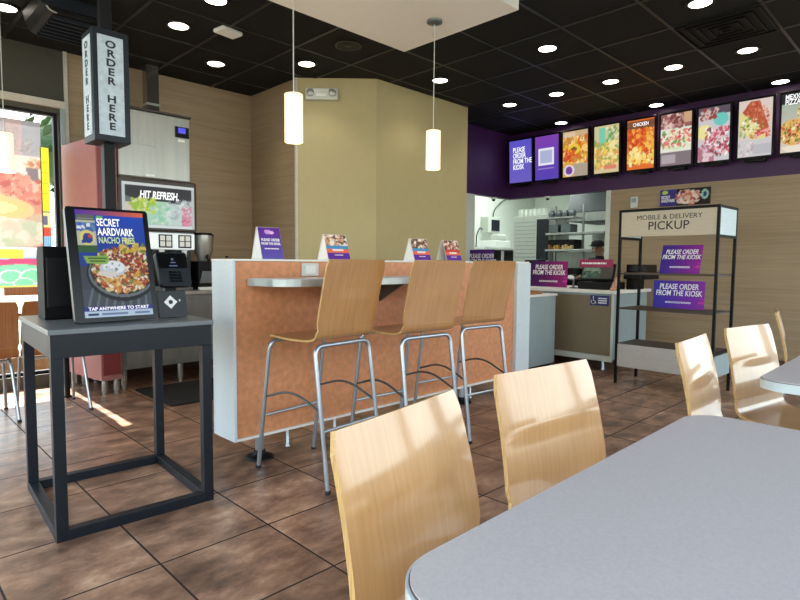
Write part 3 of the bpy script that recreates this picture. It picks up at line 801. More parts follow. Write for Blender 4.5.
a.poly([(.06, .565), (.42, .575), (.41, .52), (.38, .49), (.10, .50)], (136, 178, 76)); a.rect(.12, .38, .54, .552, (40, 70, 40), .8); a.rect(.14, .36, .513, .525, (40, 70, 40), .8)
a.rect(.29, .38, .915, .95, (110, 190, 80))
a.rect(0, 1, .055, .10, (40, 46, 140)); a.rect(0, 1, 0, .055, (186, 208, 232)); a.rect(.05, .19, .016, .04, (30, 40, 90)); a.rect(.24, .62, .02, .034, (90, 110, 150), .8); a.rect(.72, .95, .02, .034, (90, 110, 150), .8)
fm = fm @ Matrix.Translation((.008, .004, 0)); scr = a.sheet('display', M['screenprint'], t, fm, sw, sh, .0012)
def kt(s_, sz, x, y, m_, sx, al='LEFT'): text('lettering', s_, sz, fm @ Matrix.Translation((x, y, .0022)), m_, scr, sx=sx, bold=.018, align=al, ext=.0003)
kt('SECRET', .051, -.064, .194, M['inkemit'], .60); kt('AARDVARK', .051, -.063, .149, M['inkemit'], .60); kt('NACHO FRIES', .043, -.062, .109, M['inkemit2'], .60)
kt('TAP ANYWHERE TO START', .0215, 0, -sh/2+.0385, M['inkemit'], 1.0, 'CENTER')
G().box(-.07, .07, -.22, .02, -.12, -.028, fm).build('rear_housing', M['blackgloss'], t, bevel=.01)
G().box(.80, 1.04, 2.84, 2.99, ZT, ZT+.012).build('foot_plate', M['black'], t, bevel=.003)
G().tube([fm @ Vector((-W_/2-.001, -H_/2+.02, -.026)), fm @ Vector((-W_/2-.001, H_/2-.02, -.026))], .0022, 6).build('edge_strip', M['steel'], t)

t = thing('card_terminal', 'black payment card terminal on a bracket right of the kiosk screen', 'card reader', (1.2, 2.86, ZT))
m1 = frame_mat((1.178, 2.832, ZT+.069), (1, .02, 0), (-.02, .16, 1))
G().prism(rrect(-.072, .072, -.066, .066, .008, 4), -.02, 0, m1).build('bracket', M['charcoal'], t, bevel=.002)
g = G()
g.prism([(.034*math.cos(PI/2*k), .034*math.sin(PI/2*k)) for k in range(4)], 0, .001, m1 @ Matrix.Translation((-.01, .01, 0)))
g.build('tap_symbol', M['inkwhite'], t)
G().lathe([(.011, .0012), (.011, .002)], (0, 0, 0), 14, m1 @ Matrix.Translation((-.01, .01, 0))).build('tap_dot', M['charcoal'], t)
G().box(.034, .040, .012, .022, 0, .001, m1).build('light_mark', M['inkwhite'], t)
m2 = frame_mat((1.200, 2.862, ZT+.246), (1, .03, 0), (-.03, .38, 1))
G().prism(rrect(-.080, .080, -.092, .092, .016, 5), -.03, 0, m2).build('terminal_body', M['charcoal'], t, bevel=.004)
G().box(-.074, .074, .004, .084, 0, .0012, m2).build('terminal_screen', M['blackgloss'], t)
g = G()
for k in range(2): g.box(-.012-.01*k, .014+.008*k, .032-.018*k, .037-.018*k, .0012, .002, m2)
g.lathe([(.006, .0012), (.006, .002)], (0, 0, 0), 12, m2 @ Matrix.Translation((0, .052, 0)))
g.build('screen_text', M['lcdblue2'], t)
for r_ in range(4):
    for c_ in range(3):
        G().box(-.03+c_*.022, -.013+c_*.022, -.024-r_*.016, -.013-r_*.016, 0, .003, m2).build('key', M['blackgloss'], t)
G().box(1.165, 1.22, 2.885, 2.94, ZT+.001, ZT+.19).build('stand', M['black'], t, bevel=.004)

t = thing('kiosk_rear_unit', 'plain black box standing on the kiosk table left of the screen', 'equipment', (.75, 3.16, ZT))
m3 = Matrix.Translation((.785, 3.165, ZT)) @ Matrix.Rotation(KR, 4, 'Z')
G().prism([(-.09, 0), (.09, 0), (.09, .30), (.06, .352), (-.09, .352)], -.11, .11, m3 @ Matrix(((0, 0, 1, 0), (1, 0, 0, 0), (0, 1, 0, 0), (0, 0, 0, 1)))).build('housing', plain('matt_black_housing', (5, 5, 7), .6, spec=.15), t, bevel=.008)
G().box(-.10, .10, -.1, -.088, .06, .30, m3).build('back_cover', M['black'], t, bevel=.004)

# order-here column and sign
PX, PY = .975, 3.10
t = thing('order_sign', 'dark square column sign with vertical ORDER HERE lettering above the kiosk table', 'sign', (PX, PY, ZT))
G().box(PX-.026, PX+.026, PY-.026, PY+.026, ZT+.001, ZC-.002).build('pole', M['black'], t, bevel=.003)
G().box(PX-.06, PX+.06, PY-.06, PY+.06, ZT, ZT+.012).build('pole_base', M['black'], t, bevel=.002)
s_ = .084; z0, z1 = 1.782, 2.32
g = G(); g.box(PX-s_, PX+s_, PY-s_, PY+s_, z0, z1); g.build('sign_box', M['navy'], t, bevel=.003)
for nm, org, xd in (('front_face', (PX, PY-s_, (z0+z1)/2), (1, 0, 0)), ('side_face', (PX-s_, PY, (z0+z1)/2), (0, -1, 0))):
    q = frame_mat(org, xd, (0, 0, 1))
    pf = G().box(-s_*.74, s_*.66, -.238, .238, 0, .003, q).build(nm, M['ordersign'], t)
    for k, c in enumerate('ORDER HERE'):
        if c != ' ': text('lettering', c, .048, q @ Matrix.Translation((-.003, .197-k*.0437, .0035)), M['inkdark'], pf, sx=1.25, bold=.03)

# ================================================================== DRINKS STATION
t = thing('red_cabinet', 'tall red-sided cabinet left of the drinks machine', 'cabinet', (1.63, 5.65, 0))
G().prism([(1.565, 5.30), (1.735, 5.30), (1.735, 5.995), (1.478, 5.995)], .13, 2.25).build('side_panel', M['red'], t, bevel=.004)
G().box(1.58, 1.72, 5.285, 5.299, .18, 2.2).build('front_panel', plain('dark_red_front', (120, 48, 52), .4), t)
for x in (1.60, 1.70):
    for y in (5.34, 5.94):
        G().lathe([(.02, 0), (.02, .02), (.026, .03), (.022, .13)], (x, y, 0), 14).build('foot', M['steel'], t)

t = thing('drinks_counter', 'stainless steel counter base on short legs under the drinks machine', 'counter', (2.6, 5.7, 0))
G().box(1.76, 3.3, 5.38, 6.02, .19, .86).build('cabinet_body', M['countersteel'], t, bevel=.004)
G().box(1.75, 3.32, 5.36, 6.025, .861, .90).build('worktop', M['steel'], t, bevel=.006)
for k in range(3):
    x = 1.80+k*.5
    d = G().box(x, x+.46, 5.368, 5.379, .24, .82).build('door', M['countersteel'], t, bevel=.002)
    G().tube([(x+.42, 5.36, .55), (x+.42, 5.345, .56), (x+.42, 5.345, .70), (x+.42, 5.36, .71)], .005, 6).build('handle', M['chrome'], d)
for x in (1.80, 2.33, 2.8, 3.25):
    for y in (5.45, 5.95):
        G().lathe([(.018, 0), (.018, .03), (.026, .05), (.026, .19)], (x, y, 0), 14).build('leg', M['steel'], t)

t = thing('drink_dispenser', 'soda dispenser with lit HIT REFRESH sign and white button panel', 'drinks machine', (2.1, 5.6, .9))
G().box(1.735, 2.46, 5.46, 5.98, .905, 1.90).build('body', M['steeld'], t, bevel=.01)
G().box(1.735, 2.46, 5.30, 5.459, 1.46, 1.945).build('sign_housing', plain('bronze_housing', (52, 42, 38), .35), t, bevel=.02)
a = Art(90, 56, (70, 74, 80), 21); a.grad((200, 220, 214), (60, 62, 68)); a.ell(.5, .8, .5, .22, (52, 54, 60)); a.rect(0, 1, .0, .06, (226, 236, 234))
a.rect(0, .3, .08, .55, (224, 210, 196)); a.rect(.3, .62, .08, .6, (180, 224, 196)); a.rect(.62, .82, .08, .58, (206, 226, 218)); a.rect(.82, 1, .08, .52, (214, 150, 170))
a.blobs(120, [(206, 226, 60), (160, 200, 70), (240, 244, 190)], (.12, .45, .35, .66), .03, .8); a.blobs(70, [(150, 214, 180), (220, 240, 226)], (.4, .65, .1, .5), .03, .6)
a.blobs(60, [(226, 110, 150), (240, 190, 200)], (.82, 1, .08, .4), .025, .7); a.ell(.7, .32, .07, .12, (176, 196, 196)); a.blobs(60, [(240, 246, 244), (190, 206, 206)], (.6, 1, .3, .66), .03, .6)
a.rect(0, .04, 0, 1, (206, 214, 214)); a.rect(.96, 1, 0, 1, (200, 208, 208)); a.rect(0, 1, .94, 1, (222, 228, 226))
q = frame_mat((2.10, 5.298, 1.695), (1, 0, 0), (0, 0, 1))
sg = a.sheet('lit_sign', M['refreshprint'], t, q, .66, .40, .0)
text('lettering', 'HIT REFRESH.', .094, q @ Matrix.Translation((.0, .095, .002)), M['inkemit'], sg, sx=.64, bold=.03, shear=.15)
G().box(1.76, 2.445, 5.33, 5.459, 1.30, 1.455).build('button_panel', M['whiteglow'], t, bevel=.008)
for k, x in enumerate((1.87, 2.16, 2.345)):
    f = G().box(x-.065, x+.065, 5.326, 5.3295, 1.315, 1.44).build('button_pad', M['charcoal'] if k else M['bluegrey'], t, bevel=.002)
    for i in range(2):
        for j in range(2):
            G().box(x-.052+i*.058, x-.006+i*.058, 5.322, 5.3255, 1.328+j*.054, 1.375+j*.054).build('button', M['white'], f, bevel=.002)
for k in range(6):
    G().lathe([(.012, 0), (.02, .02), (.022, .05), (.028, .09)], (1.82+k*.11, 5.40, 1.21), 14).build('nozzle', M['white'] if k % 2 else M['charcoal'], t)
G().box(1.75, 2.45, 5.46-.02, 5.459, .95, 1.29).build('splash_panel', M['blackgloss'], t)
G().box(1.76, 2.44, 5.372, 5.438, .903, .935).build('drip_tray', M['steeld'], t, bevel=.004)

t = thing('ice_machine', 'large stainless ice machine on top of the drink dispenser', 'ice machine', (2.1, 5.6, 1.95))
G().box(1.76, 2.42, 5.34, 5.99, 1.947, 2.55).build('cabinet', M['steel'], t, bevel=.012)
G().box(1.75, 2.43, 5.33, 6.0, 2.551, 2.572).build('lid', plain('dark_lid', (58, 54, 50), .4), t, bevel=.004)
dd = G().box(2.275, 2.405, 5.328, 5.339, 2.36, 2.46).build('control_display', M['black'], t)
G().box(2.30, 2.37, 5.324, 5.3275, 2.40, 2.45).build('lit_screen', M['bluelcd'], dd)
G().box(2.30, 2.365, 5.336, 5.3395, 2.32, 2.345).build('sticker', M['white'], t)
G().box(1.995, 2.075, 5.336, 5.3395, 1.965, 1.985).build('nameplate', M['white'], t)
for a0, a1 in ((0, 1),):
    for kk, (cx, cz, rx, rz) in enumerate(((1.98, 2.20, .13, .05), (2.03, 2.26, .06, .07))):
        pts = [(cx+rx*math.cos(x_*PI/10), 5.339, cz+rz*math.sin(x_*PI/10)) for x_ in range(-2, 11)]
        G().tube(pts, .002, 5).build('embossed_emblem', M['chrome'], t)
t = thing('flue_pipe', 'short polished metal duct rising from the ice machine to the ceiling', 'duct', (2.235, 5.8, 2.575))
G().box(2.175, 2.295, 5.74, 5.86, 2.573, ZC-.002).build('duct', plain('polished_duct', (150, 146, 138), .12, metal=.9), t, bevel=.01)
G().box(2.17, 2.30, 5.735, 5.865, 2.72, 2.74).build('band', M['steel'], t)

# coffee and tea urns on their brewers
def urn(x, y, z, label, m_):
    t = thing('tea_urn', label, 'drinks urn', (x, y, z), 0, 'metal urns right of the drinks machine')
    G().lathe([(.045, 0), (.05, .012), (.088, .10), (.096, .25), (.096, .262)], (x, y, z), 26).build('urn_body', m_, t)
    G().lathe([(.1, .262), (.102, .275), (.09, .285), (.02, .29)], (x, y, z), 26).build('lid', M['black'], t)
    G().tube([(x, y-.06, z+.035), (x, y-.10, z+.035), (x, y-.115, z+.0)], .008, 8).build('tap', M['black'], t)
    G().lathe([(.014, 0), (.012, .03)], (x, y-.10, z+.035), 10).build('tap_handle', M['black'], t)
t = thing('coffee_brewer', 'black brewer stand below the urns beside the pale divider end', 'coffee machine', (2.68, 5.62, .9))
G().box(2.53, 2.83, 5.44, 5.90, .9015, 1.19).build('housing', M['black'], t, bevel=.01)
G().prism([(-.1, 0), (.1, 0), (.07, .12), (-.07, .12)], 0, .004, frame_mat((2.64, 5.439, .97), (1, 0, 0), (0, 0, 1))).build('front_badge', M['steeld'], t)
G().box(2.52, 2.84, 5.40, 5.438, .9015, .93).build('drip_shelf', M['white'], t, bevel=.003)
urn(2.625, 5.54, 1.192, 'silver and gold urn with black lid just right of the drinks machine', M['steel'])
urn(2.755, 5.78, 1.192, 'gold urn with black lid behind the silver one, nearer the divider', M['gold'])
t = thing('syrup_pump', 'small silver pump bottle seen just above the divider corner', 'bottle', (2.93, 5.62, .9))
G().lathe([(.03, 0), (.032, .01), (.032, .22), (.018, .25), (.014, .28)], (2.93, 5.62, .901), 16).build('bottle', M['steel'], t)
G().lathe([(.006, .28), (.006, .33), (.02, .332), (.02, .345)], (2.93, 5.62, .901), 12).build('pump', M['charcoal'], t)

tag(G().prism(rrect(1.85, 3.0, 4.52, 5.34, .03, 4), .0005, .012).build('rubber_mat', M['mat']), 'black rubber mat on the floor in front of the steel counter', 'floor mat')

# ================================================================== WINDOW SIDE
t = thing('window_table', 'brown table by the window behind the two brown chairs', 'table', (.9, 5.45, 0))
G().prism(rrect(.28, 1.36, 5.15, 5.62, .04, 6), .74, .778).build('tabletop', M['plybrown'], t)
for x in (.5, 1.335):
    G().lathe([(.035, 0), (.035, .01), (.022, .02), (.022, .74)], (x, 5.46, 0), 16).build('leg', M['black'], t)
tag(G().box(.99, 1.40, 5.965, 6.089, .872, .945).build('window_ledge', M['plybrown'], bevel=.004), 'short brown wooden ledge fixed to the window frame above the brown chairs', 'ledge')

# printed poster and decals on the glass
fmw = lambda x, z: frame_mat((x, 6.083, z), (1, 0, 0), (0, 0, 1))
a = Art(90, 90, (150, 140, 148), 31)
a.rect(0, 1, .72, 1, (168, 160, 170)); a.rect(.72, .85, .72, 1, (190, 160, 160)); a.rect(.85, 1, .74, 1, (150, 156, 168))
a.rect(0, 1, .0, .72, (222, 120, 96)); a.rect(.72, 1, .55, .73, (244, 232, 220)); a.rect(0, .72, .45, .72, (220, 96, 72))
a.poly([(.86, .68), (.98, .68), (.97, .5), (.9, .5)], (96, 82, 92)); a.ell(.93, .67, .08, .04, (240, 200, 160)); a.blobs(30, [(236, 160, 90), (250, 236, 220), (190, 90, 60)], (.87, .99, .65, .69), .02)
a.ell(.5, .45, .5, .16, (206, 70, 56)); a.blobs(260, [(226, 96, 76), (180, 50, 44), (246, 180, 150), (236, 130, 100)], (0, 1, .36, .56), .035)
a.ell(.45, .30, .48, .12, (226, 190, 110)); a.ell(.45, .30, .42, .09, (206, 196, 96)); a.ell(.45, .31, .34, .06, (232, 226, 140)); a.ell(.55, .12, .6, .12, (236, 214, 190)); a.ell(.6, .1, .22, .05, (170, 196, 140), -.2)
a.blobs(80, [(244, 226, 206), (214, 190, 160), (176, 196, 150)], (0, 1, 0, .2), .08, .6)
a.a = a.a*.6+np.array((206, 196, 198))*.4
pt = a.sheet('window_poster', M['decal'], None, fmw(.86, 1.875), .95, 1.15)
g_ = pt; tag(pt, 'large faded food poster on the window glass with mirrored lettering', 'poster')
mir = Matrix.Diagonal((-1, 1, 1, 1))
me_ink = plain('pale_back_lettering', (226, 222, 226), .6)
text('lettering', 'SLU', .17, frame_mat((1.16, 6.08, 2.22), (1, 0, 0), (0, 0, 1)) @ mir, me_ink, pt, sx=.8, bold=.02)
text('lettering', 'FEA', .075, frame_mat((1.10, 6.08, 2.345), (1, 0, 0), (0, 0, 1)) @ mir, me_ink, pt, sx=.9, bold=.02)
a = Art(16, 90, (240, 236, 60), 33); a.rect(0, 1, 0, .2, (120, 180, 230)); a.rect(0, 1, .0, .14, (110, 170, 230)); a.rect(0, 1, .13, .22, (226, 84, 66)); a.rect(0, 1, .22, .36, (236, 232, 150)); a.rect(.1, .6, .24, .33, (110, 108, 150)); a.rect(0, 1, .36, .375, (60, 110, 110))
for k in range(5): a.rect(0, .8, .45+k*.1, .457+k*.1, (206, 196, 40))
for k in range(4): a.rect(.1+.2*k, .16+.2*k, .0, .13, (220, 236, 244), .7)
tag(a.sheet('window_decal_strip', M['decal'], None, fmw(1.362, 1.76), .07, .94), 'narrow yellow, red and blue cartoon decal strip right of the window poster', 'window decal')
a = Art(110, 36, (120, 190, 226), 35); a.rect(.0, .62, .72, 1, (60, 160, 214)); a.rect(.62, .8, .68, 1, (240, 226, 90)); a.rect(.8, 1, .8, 1, (214, 226, 230))
a.ell(.5, .55, .62, .22, (120, 200, 226)); a.ell(.78, .6, .26, .16, (230, 84, 130), .05); a.rect(.56, 1, .52, .68, (232, 88, 132)); a.ell(.55, .5, .1, .12, (90, 176, 220)); a.ell(.6, .45, .12, .12, (226, 84, 130), .6)
a.ell(.78, .28, .27, .34, (140, 150, 130)); a.ell(.78, .28, .262, .325, (140, 220, 176)); a.ell(.52, .15, .16, .2, (140, 220, 176))
for cx, cy, r_ in ((.72, .3, .08), (.86, .3, .09), (.6, .2, .06), (.8, .12, .07)):
    a.ell(cx, cy, r_, r_*2.2, (226, 246, 232)); a.ell(cx, cy, r_*.84, r_*1.8, (140, 220, 176))
a.rect(0, 1, 0, .07, (246, 232, 120)); a.ell(.2, .4, .2, .3, (230, 90, 130)); a.ell(.2, .36, .14, .2, (240, 226, 90))
tag(a.sheet('window_decal_band', M['decal'], None, fmw(.80, 1.11), 1.22, .36), 'wide doodle decal band in pink, blue and green below the window poster', 'window decal')

# outside
structure('ground_outside', G().box(-26, 5.9, 6.2, 26, -.12, -.02).box(5.9, 14, 7.15, 26, -.12, -.02), M['paving'])
structure('ground_front', G().box(-26, 12, -26, -1.55, -.12, -.02), M['paving'])
structure('ground_right', G().box(7.45, 22, -1.55, 2.55, -.12, -.02), M['paving'])
structure('ground_left', G().box(-26, -1.85, -1.55, 6.2, -.12, -.02), M['paving'])
tag(G().box(.3, 3.2, 6.5, 7.2, -.02, .26).build('planting_bed', M['mulch'], bevel=.02), 'tan gravel bed outside seen low through the window', 'planting bed')
def tree(x, y, z, r, label, seed):
    rr = random.Random(seed)
    t = thing('garden_tree', label, 'tree', (x, y, 0), 0, 'green trees outside the window')
    G().tube([(x, y, -.02), (x+.05, y, z*.5), (x, y, z)], .09, 10).build('trunk', M['bark'], t)
    g = G()
    for k in range(420):
        a = rr.uniform(0, 2*PI); b = rr.uniform(-1, 1); q = r*(rr.random()**.4)
        c = Vector((x+q*math.cos(a)*math.sqrt(1-b*b), y+q*math.sin(a)*math.sqrt(1-b*b), z+q*b*.8)); s = rr.uniform(.08, .2)
        u = Vector((rr.uniform(-1, 1), rr.uniform(-1, 1), rr.uniform(-1, 1))).normalized(); v = u.orthogonal().normalized()
        g.add([c-u*s, c+v*s*.6, c+u*s, c-v*s*.6+Vector((0, 0, s*.2))], [(0, 1, 2, 3)])
    g.ball((x, y, z), r*.7, r*.7, r*.6, 14, 9)
    g.build('leaves', M['leaf'], t)
tree(3.9, 13.6, 3.5, 1.6, 'green tree outside behind the window poster', 2)
tree(.4, 14.4, 3.4, 1.6, 'green tree outside at the far left of the window', 3)

# ================================================================== MENU BOARDS
def menu_art(k):
    r = 60
    if k == 0: return Art(40, 60, (98, 78, 190), 1).grad((110, 96, 196), (92, 84, 200))
    if k == 1:
        a = Art(40, 60, (104, 62, 178), 2).grad((86, 66, 180), (128, 66, 176)); a.rect(.13, .80, .33, .72, (236, 236, 246)); a.rect(.22, .72, .38, .67, (176, 182, 214))
        a.rect(.12, .8, .24, .27, (206, 196, 236), .7); return a
    if k == 2:
        a = Art(40, 60, (226, 168, 60), 3); a.rect(0, 1, .75, 1, (206, 176, 132)); a.rect(.05, .5, .8, .98, (232, 214, 190), .6); a.blobs(160, [(240, 176, 50), (250, 206, 110), (214, 110, 40), (250, 226, 170), (200, 140, 60)], (0, 1, .3, .85), .09)
        a.ell(.45, .6, .25, .12, (236, 200, 60)); a.ell(.45, .6, .12, .05, (120, 96, 40)); a.blobs(40, [(226, 100, 40), (206, 60, 40)], (.0, .5, .35, .6), .06); a.rect(.45, 1, 0, .28, (176, 160, 140)); a.ell(.25, .14, .22, .13, (226, 216, 232)); a.ell(.25, .14, .14, .09, (120, 66, 150)); return a
    if k == 3:
        a = Art(40, 60, (214, 196, 150), 4); a.rect(.2, .45, .55, .95, (120, 206, 176)); a.rect(.55, .72, .6, .9, (150, 206, 180)); a.blobs(140, [(240, 206, 96), (246, 226, 160), (226, 160, 70), (150, 170, 90)], (0, .95, .1, .65), .09); a.rect(.4, .9, .08, .16, (226, 130, 110)); a.blobs(30, [(120, 160, 80), (226, 232, 190)], (.5, 1, .5, .95), .06); return a
    if k == 4:
        a = Art(40, 60, (226, 110, 44), 5); a.blobs(220, [(236, 130, 40), (214, 76, 36), (250, 176, 70), (246, 206, 90), (196, 60, 30)], (0, 1, .1, .9), .07); a.blobs(60, [(250, 220, 110), (250, 236, 160)], (.1, 1, .1, .35), .06); a.ell(.3, .4, .12, .06, (250, 226, 150)); a.rect(0, 1, .82, .98, (96, 66, 50), .75); return a
    if k == 5:
        a = Art(40, 60, (228, 232, 214), 6); a.rect(0, 1, .72, 1, (150, 96, 90)); a.blobs(50, [(120, 60, 60), (190, 140, 130), (226, 200, 190)], (0, .8, .72, 1), .07); a.rect(.75, 1, .8, 1, (206, 166, 126)); a.ell(.5, .5, .5, .2, (214, 226, 190))
        a.blobs(150, [(206, 50, 70), (240, 226, 190), (110, 160, 80), (230, 120, 110), (250, 244, 230)], (0, 1, .35, .68), .06); a.rect(0, 1, 0, .26, (130, 116, 122)); a.rect(.05, .5, .04, .22, (196, 186, 192), .7); return a
    if k == 6:
        a = Art(40, 60, (206, 200, 204), 7); a.rect(0, 1, .85, 1, (90, 80, 96)); a.ell(.72, .76, .24, .12, (110, 200, 190)); a.blobs(40, [(150, 60, 60), (214, 190, 180)], (.1, .6, .78, .96), .06); a.ell(.2, .55, .25, .14, (236, 226, 150)); a.blobs(150, [(206, 90, 110), (170, 60, 80), (236, 190, 190), (120, 70, 80), (250, 240, 240)], (.2, 1, .1, .6), .06); a.blobs(50, [(180, 110, 130), (226, 200, 206)], (0, .5, 0, .3), .08); return a
    if k == 7:
        a = Art(44, 66, (222, 204, 196), 8); a.rect(0, 1, 0, .3, (206, 202, 204)); a.poly([(.08, .78), (.35, .98), (.62, .98), (.96, .42), (.86, .32), (.5, .34), (.1, .5)], (186, 88, 58)); a.blobs(170, [(206, 110, 76), (170, 66, 44), (226, 150, 110), (190, 90, 60)], (.12, .95, .4, .96), .035, .9, (.5, .66, .42, .28))
        a.poly([(.02, .78), (.1, .8), (.86, .36), (.8, .3), (.4, .3), (.05, .5)], (226, 214, 140)); a.blobs(120, [(150, 180, 90), (236, 226, 150), (250, 244, 226), (206, 70, 60), (90, 140, 70)], (.05, .85, .32, .72), .035, .9, (.35, .5, .4, .18)); a.blobs(50, [(206, 60, 66), (240, 170, 170)], (.5, .95, .34, .46), .04)
        a.blobs(40, [(186, 170, 172), (226, 214, 214)], (0, .5, .02, .26), .04); a.rect(.45, .98, .04, .2, (176, 176, 184), .6); return a
    a = Art(50, 66, (206, 206, 190), 9); a.grad((220, 206, 190), (160, 176, 160)); a.rect(0, 1, .82, 1, (36, 36, 42)); a.ell(.75, .66, .38, .2, (226, 190, 130)); a.blobs(120, [(236, 196, 130), (196, 80, 60), (250, 236, 200), (140, 60, 50), (120, 140, 80)], (.4, 1, .48, .84), .035, .9, (.75, .66, .34, .18))
    a.ell(.3, .34, .38, .22, (226, 176, 96)); a.blobs(150, [(240, 190, 110), (190, 70, 50), (250, 236, 190), (130, 60, 44), (110, 130, 60)], (0, .65, .12, .55), .035, .9, (.3, .34, .34, .2)); a.poly([(0, .1), (.2, .0), (1, .0), (1, .1), (.4, .12)], (236, 226, 206)); return a
MX = 7.06
ys = [(4.875, 4.465), (4.44, 4.036), (4.005, 3.609), (3.553, 3.188), (3.117, 2.751), (2.71, 2.328), (2.29, 1.931), (1.881, 1.528), (1.483, 1.09)]
names = ['purple lit board asking to order from the kiosk, leftmost of the menu row', 'purple lit board with a plain white square, second of the menu row', 'lit menu board of golden fries with a purple cup, right of the purple pair',
         'lit menu board with green drink and tan tacos', 'lit orange menu board of saucy chicken fries', 'lit menu board with a red and green salad plate over a grey caption', 'lit menu board with teal top and pink meat pieces',
         'lit menu board with one big folded taco', 'lit menu board headed MEXICAN PIZZA at the right picture edge']
for k, ((ya, yb), lb) in enumerate(zip(ys, names)):
    yc = (ya+yb)/2; w = ya-yb+.008
    t = thing('menu_board', lb, 'menu board', (MX, yc, 2.36), 0, 'lit menu boards above the counter')
    q = frame_mat((MX, yc, 2.672), (0, -1, 0), (-.05, 0, 1))
    G().box(-w/2, w/2, -.325, .325, -.05, -.002, q).build('frame', M['black'], t, bevel=.004)
    pic = menu_art(k).sheet('menu_picture', M['menuprint'], t, q, w-.045, .60)
    if k == 0: text('lettering', 'PLEASE\nORDER\nFROM THE\nKIOSK', .10, q @ Matrix.Translation((-.125, .04, .001)), M['inkemit'], pic, sx=.66, bold=.014, align='LEFT', line=.82)
    if k == 4: text('lettering', 'CHICKEN', .06, q @ Matrix.Translation((0, .24, .001)), M['inkemit'], pic, sx=.75, bold=.015)
    if k == 8: text('lettering', 'MEXICAN\nPIZZA', .07, q @ Matrix.Translation((-.15, .235, .001)), M['inkemit'], pic, sx=.7, bold=.02, align='LEFT', line=.75)
    G().box(-.10, .10, -.35, -.32, -.12, -.03, q).build('mounting_bracket', M['black'], t)
    G().box(MX+.03, 7.299, yc-.03, yc+.03, 2.45, 2.49).build('wall_arm', M['black'], t)

# ================================================================== PICKUP SHELF
t = thing('pickup_shelf', 'black-framed open rack with MOBILE & DELIVERY PICKUP header board', 'shelf', (5.704, 1.996, 0), -.023)
hx, hy, H = .235, .442, 1.724; w = .024     # local x depth (- is front), y width
for sx in (-1, 1):
    for sy in (-1, 1):
        G().box(sx*hx-w/2, sx*hx+w/2, sy*hy-w/2, sy*hy+w/2, 0, H).build('post', M['black'], t, world=False)
for z in (H-w/2, 1.45, .39):
    for sy in (-1, 1): G().box(-hx+w/2, hx-w/2, sy*hy-w/2, sy*hy+w/2, z-w/2, z+w/2).build('side_rail', M['black'], t, world=False)
for sx in (-1, 1): G().box(sx*hx-w/2, sx*hx+w/2, -hy+w/2, hy-w/2, H-w, H).build('top_rail', M['black'], t, world=False)
hb = G().box(-hx-.006, -hx+.014, -hy+w/2, hy-w/2, 1.462, H-w-.001).build('header_board', M['signboard'], t, world=False)
G().box(-hx+w/2+.002, hx-w/2, -hy-.008, -hy+.008, 1.464, H-w-.001).build('end_board', M['signboard_daylit'], t, world=False)
G().box(-hx+w/2+.002, hx-w/2, hy-.008, hy+.008, 1.464, H-w-.001).build('end_board', M['signboard_daylit'], t, world=False)
Wt = worldmat(t)
q = Wt @ frame_mat((-hx-.0065, 0, 1.585), (0, -1, 0), (0, 0, 1))
text('lettering', 'MOBILE & DELIVERY', .064, q @ Matrix.Translation((.015, .052, 0)), M['inkdark'], hb, sx=1.04, bold=.0)
text('lettering', 'PICKUP', .112, q @ Matrix.Translation((.015, -.03, 0)), M['inkdark'], hb, sx=1.0, bold=.006)
for z in (1.10, .755): G().box(-hx+.005, hx-.005, -hy+w/2, hy-w/2, z-.008, z+.008).build('shelf_board', M['shelfwood'], t, world=False)
G().box(-hx+.015, hx-.005, -hy+w/2, hy-w/2, .375, .402).build('shelf_board', M['shelfwood'], t, world=False)
G().box(-hx-.004, -hx+.012, -hy+w/2, hy-w/2, .175, .40).build('low_board', M['lowboard'], t, world=False)
G().box(-hx+w/2, hx-w/2, -hy-.008, -hy+.008, .175, .375).build('low_end_board', M['bluegrey'], t, world=False)
G().box(-hx+w/2, hx-w/2, hy-.008, hy+.008, .175, .375).build('low_end_board', M['bluegrey'], t, world=False)

def kiosk_sign(label, org, xd, ud, w, h, sz, small=True, mat_='print', grp='purple order-from-the-kiosk signs', c1=(56, 40, 140), c2=(150, 40, 150), shear=0):
    t = thing('kiosk_sign', label, 'sign', org, 0, grp)
    q = frame_mat(org, xd, ud)
    a = Art(40, 28, c1).grad(c1, c2, 'x'); a.rect(.88, 1, .2, .26, (200, 60, 160)); a.rect(.9, 1, .34, .38, (190, 60, 160)); a.rect(.93, 1, .5, .53, (170, 60, 160))
    G().box(-w/2, w/2, -h/2, h/2, -.004, -.0005, q).build('sign_panel', M['signpurple'], t)
    f = a.sheet('printed_face', M['print'], t, q, w, h)
    text('lettering', 'PLEASE ORDER\nFROM THE KIOSK', sz, q @ Matrix.Translation((0, h*.16, .001)), M['inkwhite'], f, sx=.72, bold=.014, line=.85, shear=.12+shear)
    if small: small_print(w*.5, h*.07, 2, q @ Matrix.Translation((0, -h*.28, .001)), M['inkwhite'], f, 4)
    return t
kiosk_sign('purple order-from-the-kiosk sign on the upper shelf of the pickup rack', (5.62, 1.915, 1.245), (0, -1, 0), (.22, -.03, 1), .36, .275, .06, shear=.1)
kiosk_sign('purple order-from-the-kiosk sign on the lower shelf of the pickup rack', (5.56, 1.905, .912), (0, -1, 0), (.06, 0, 1), .455, .262, .072, c1=(50, 50, 160), c2=(140, 40, 170))

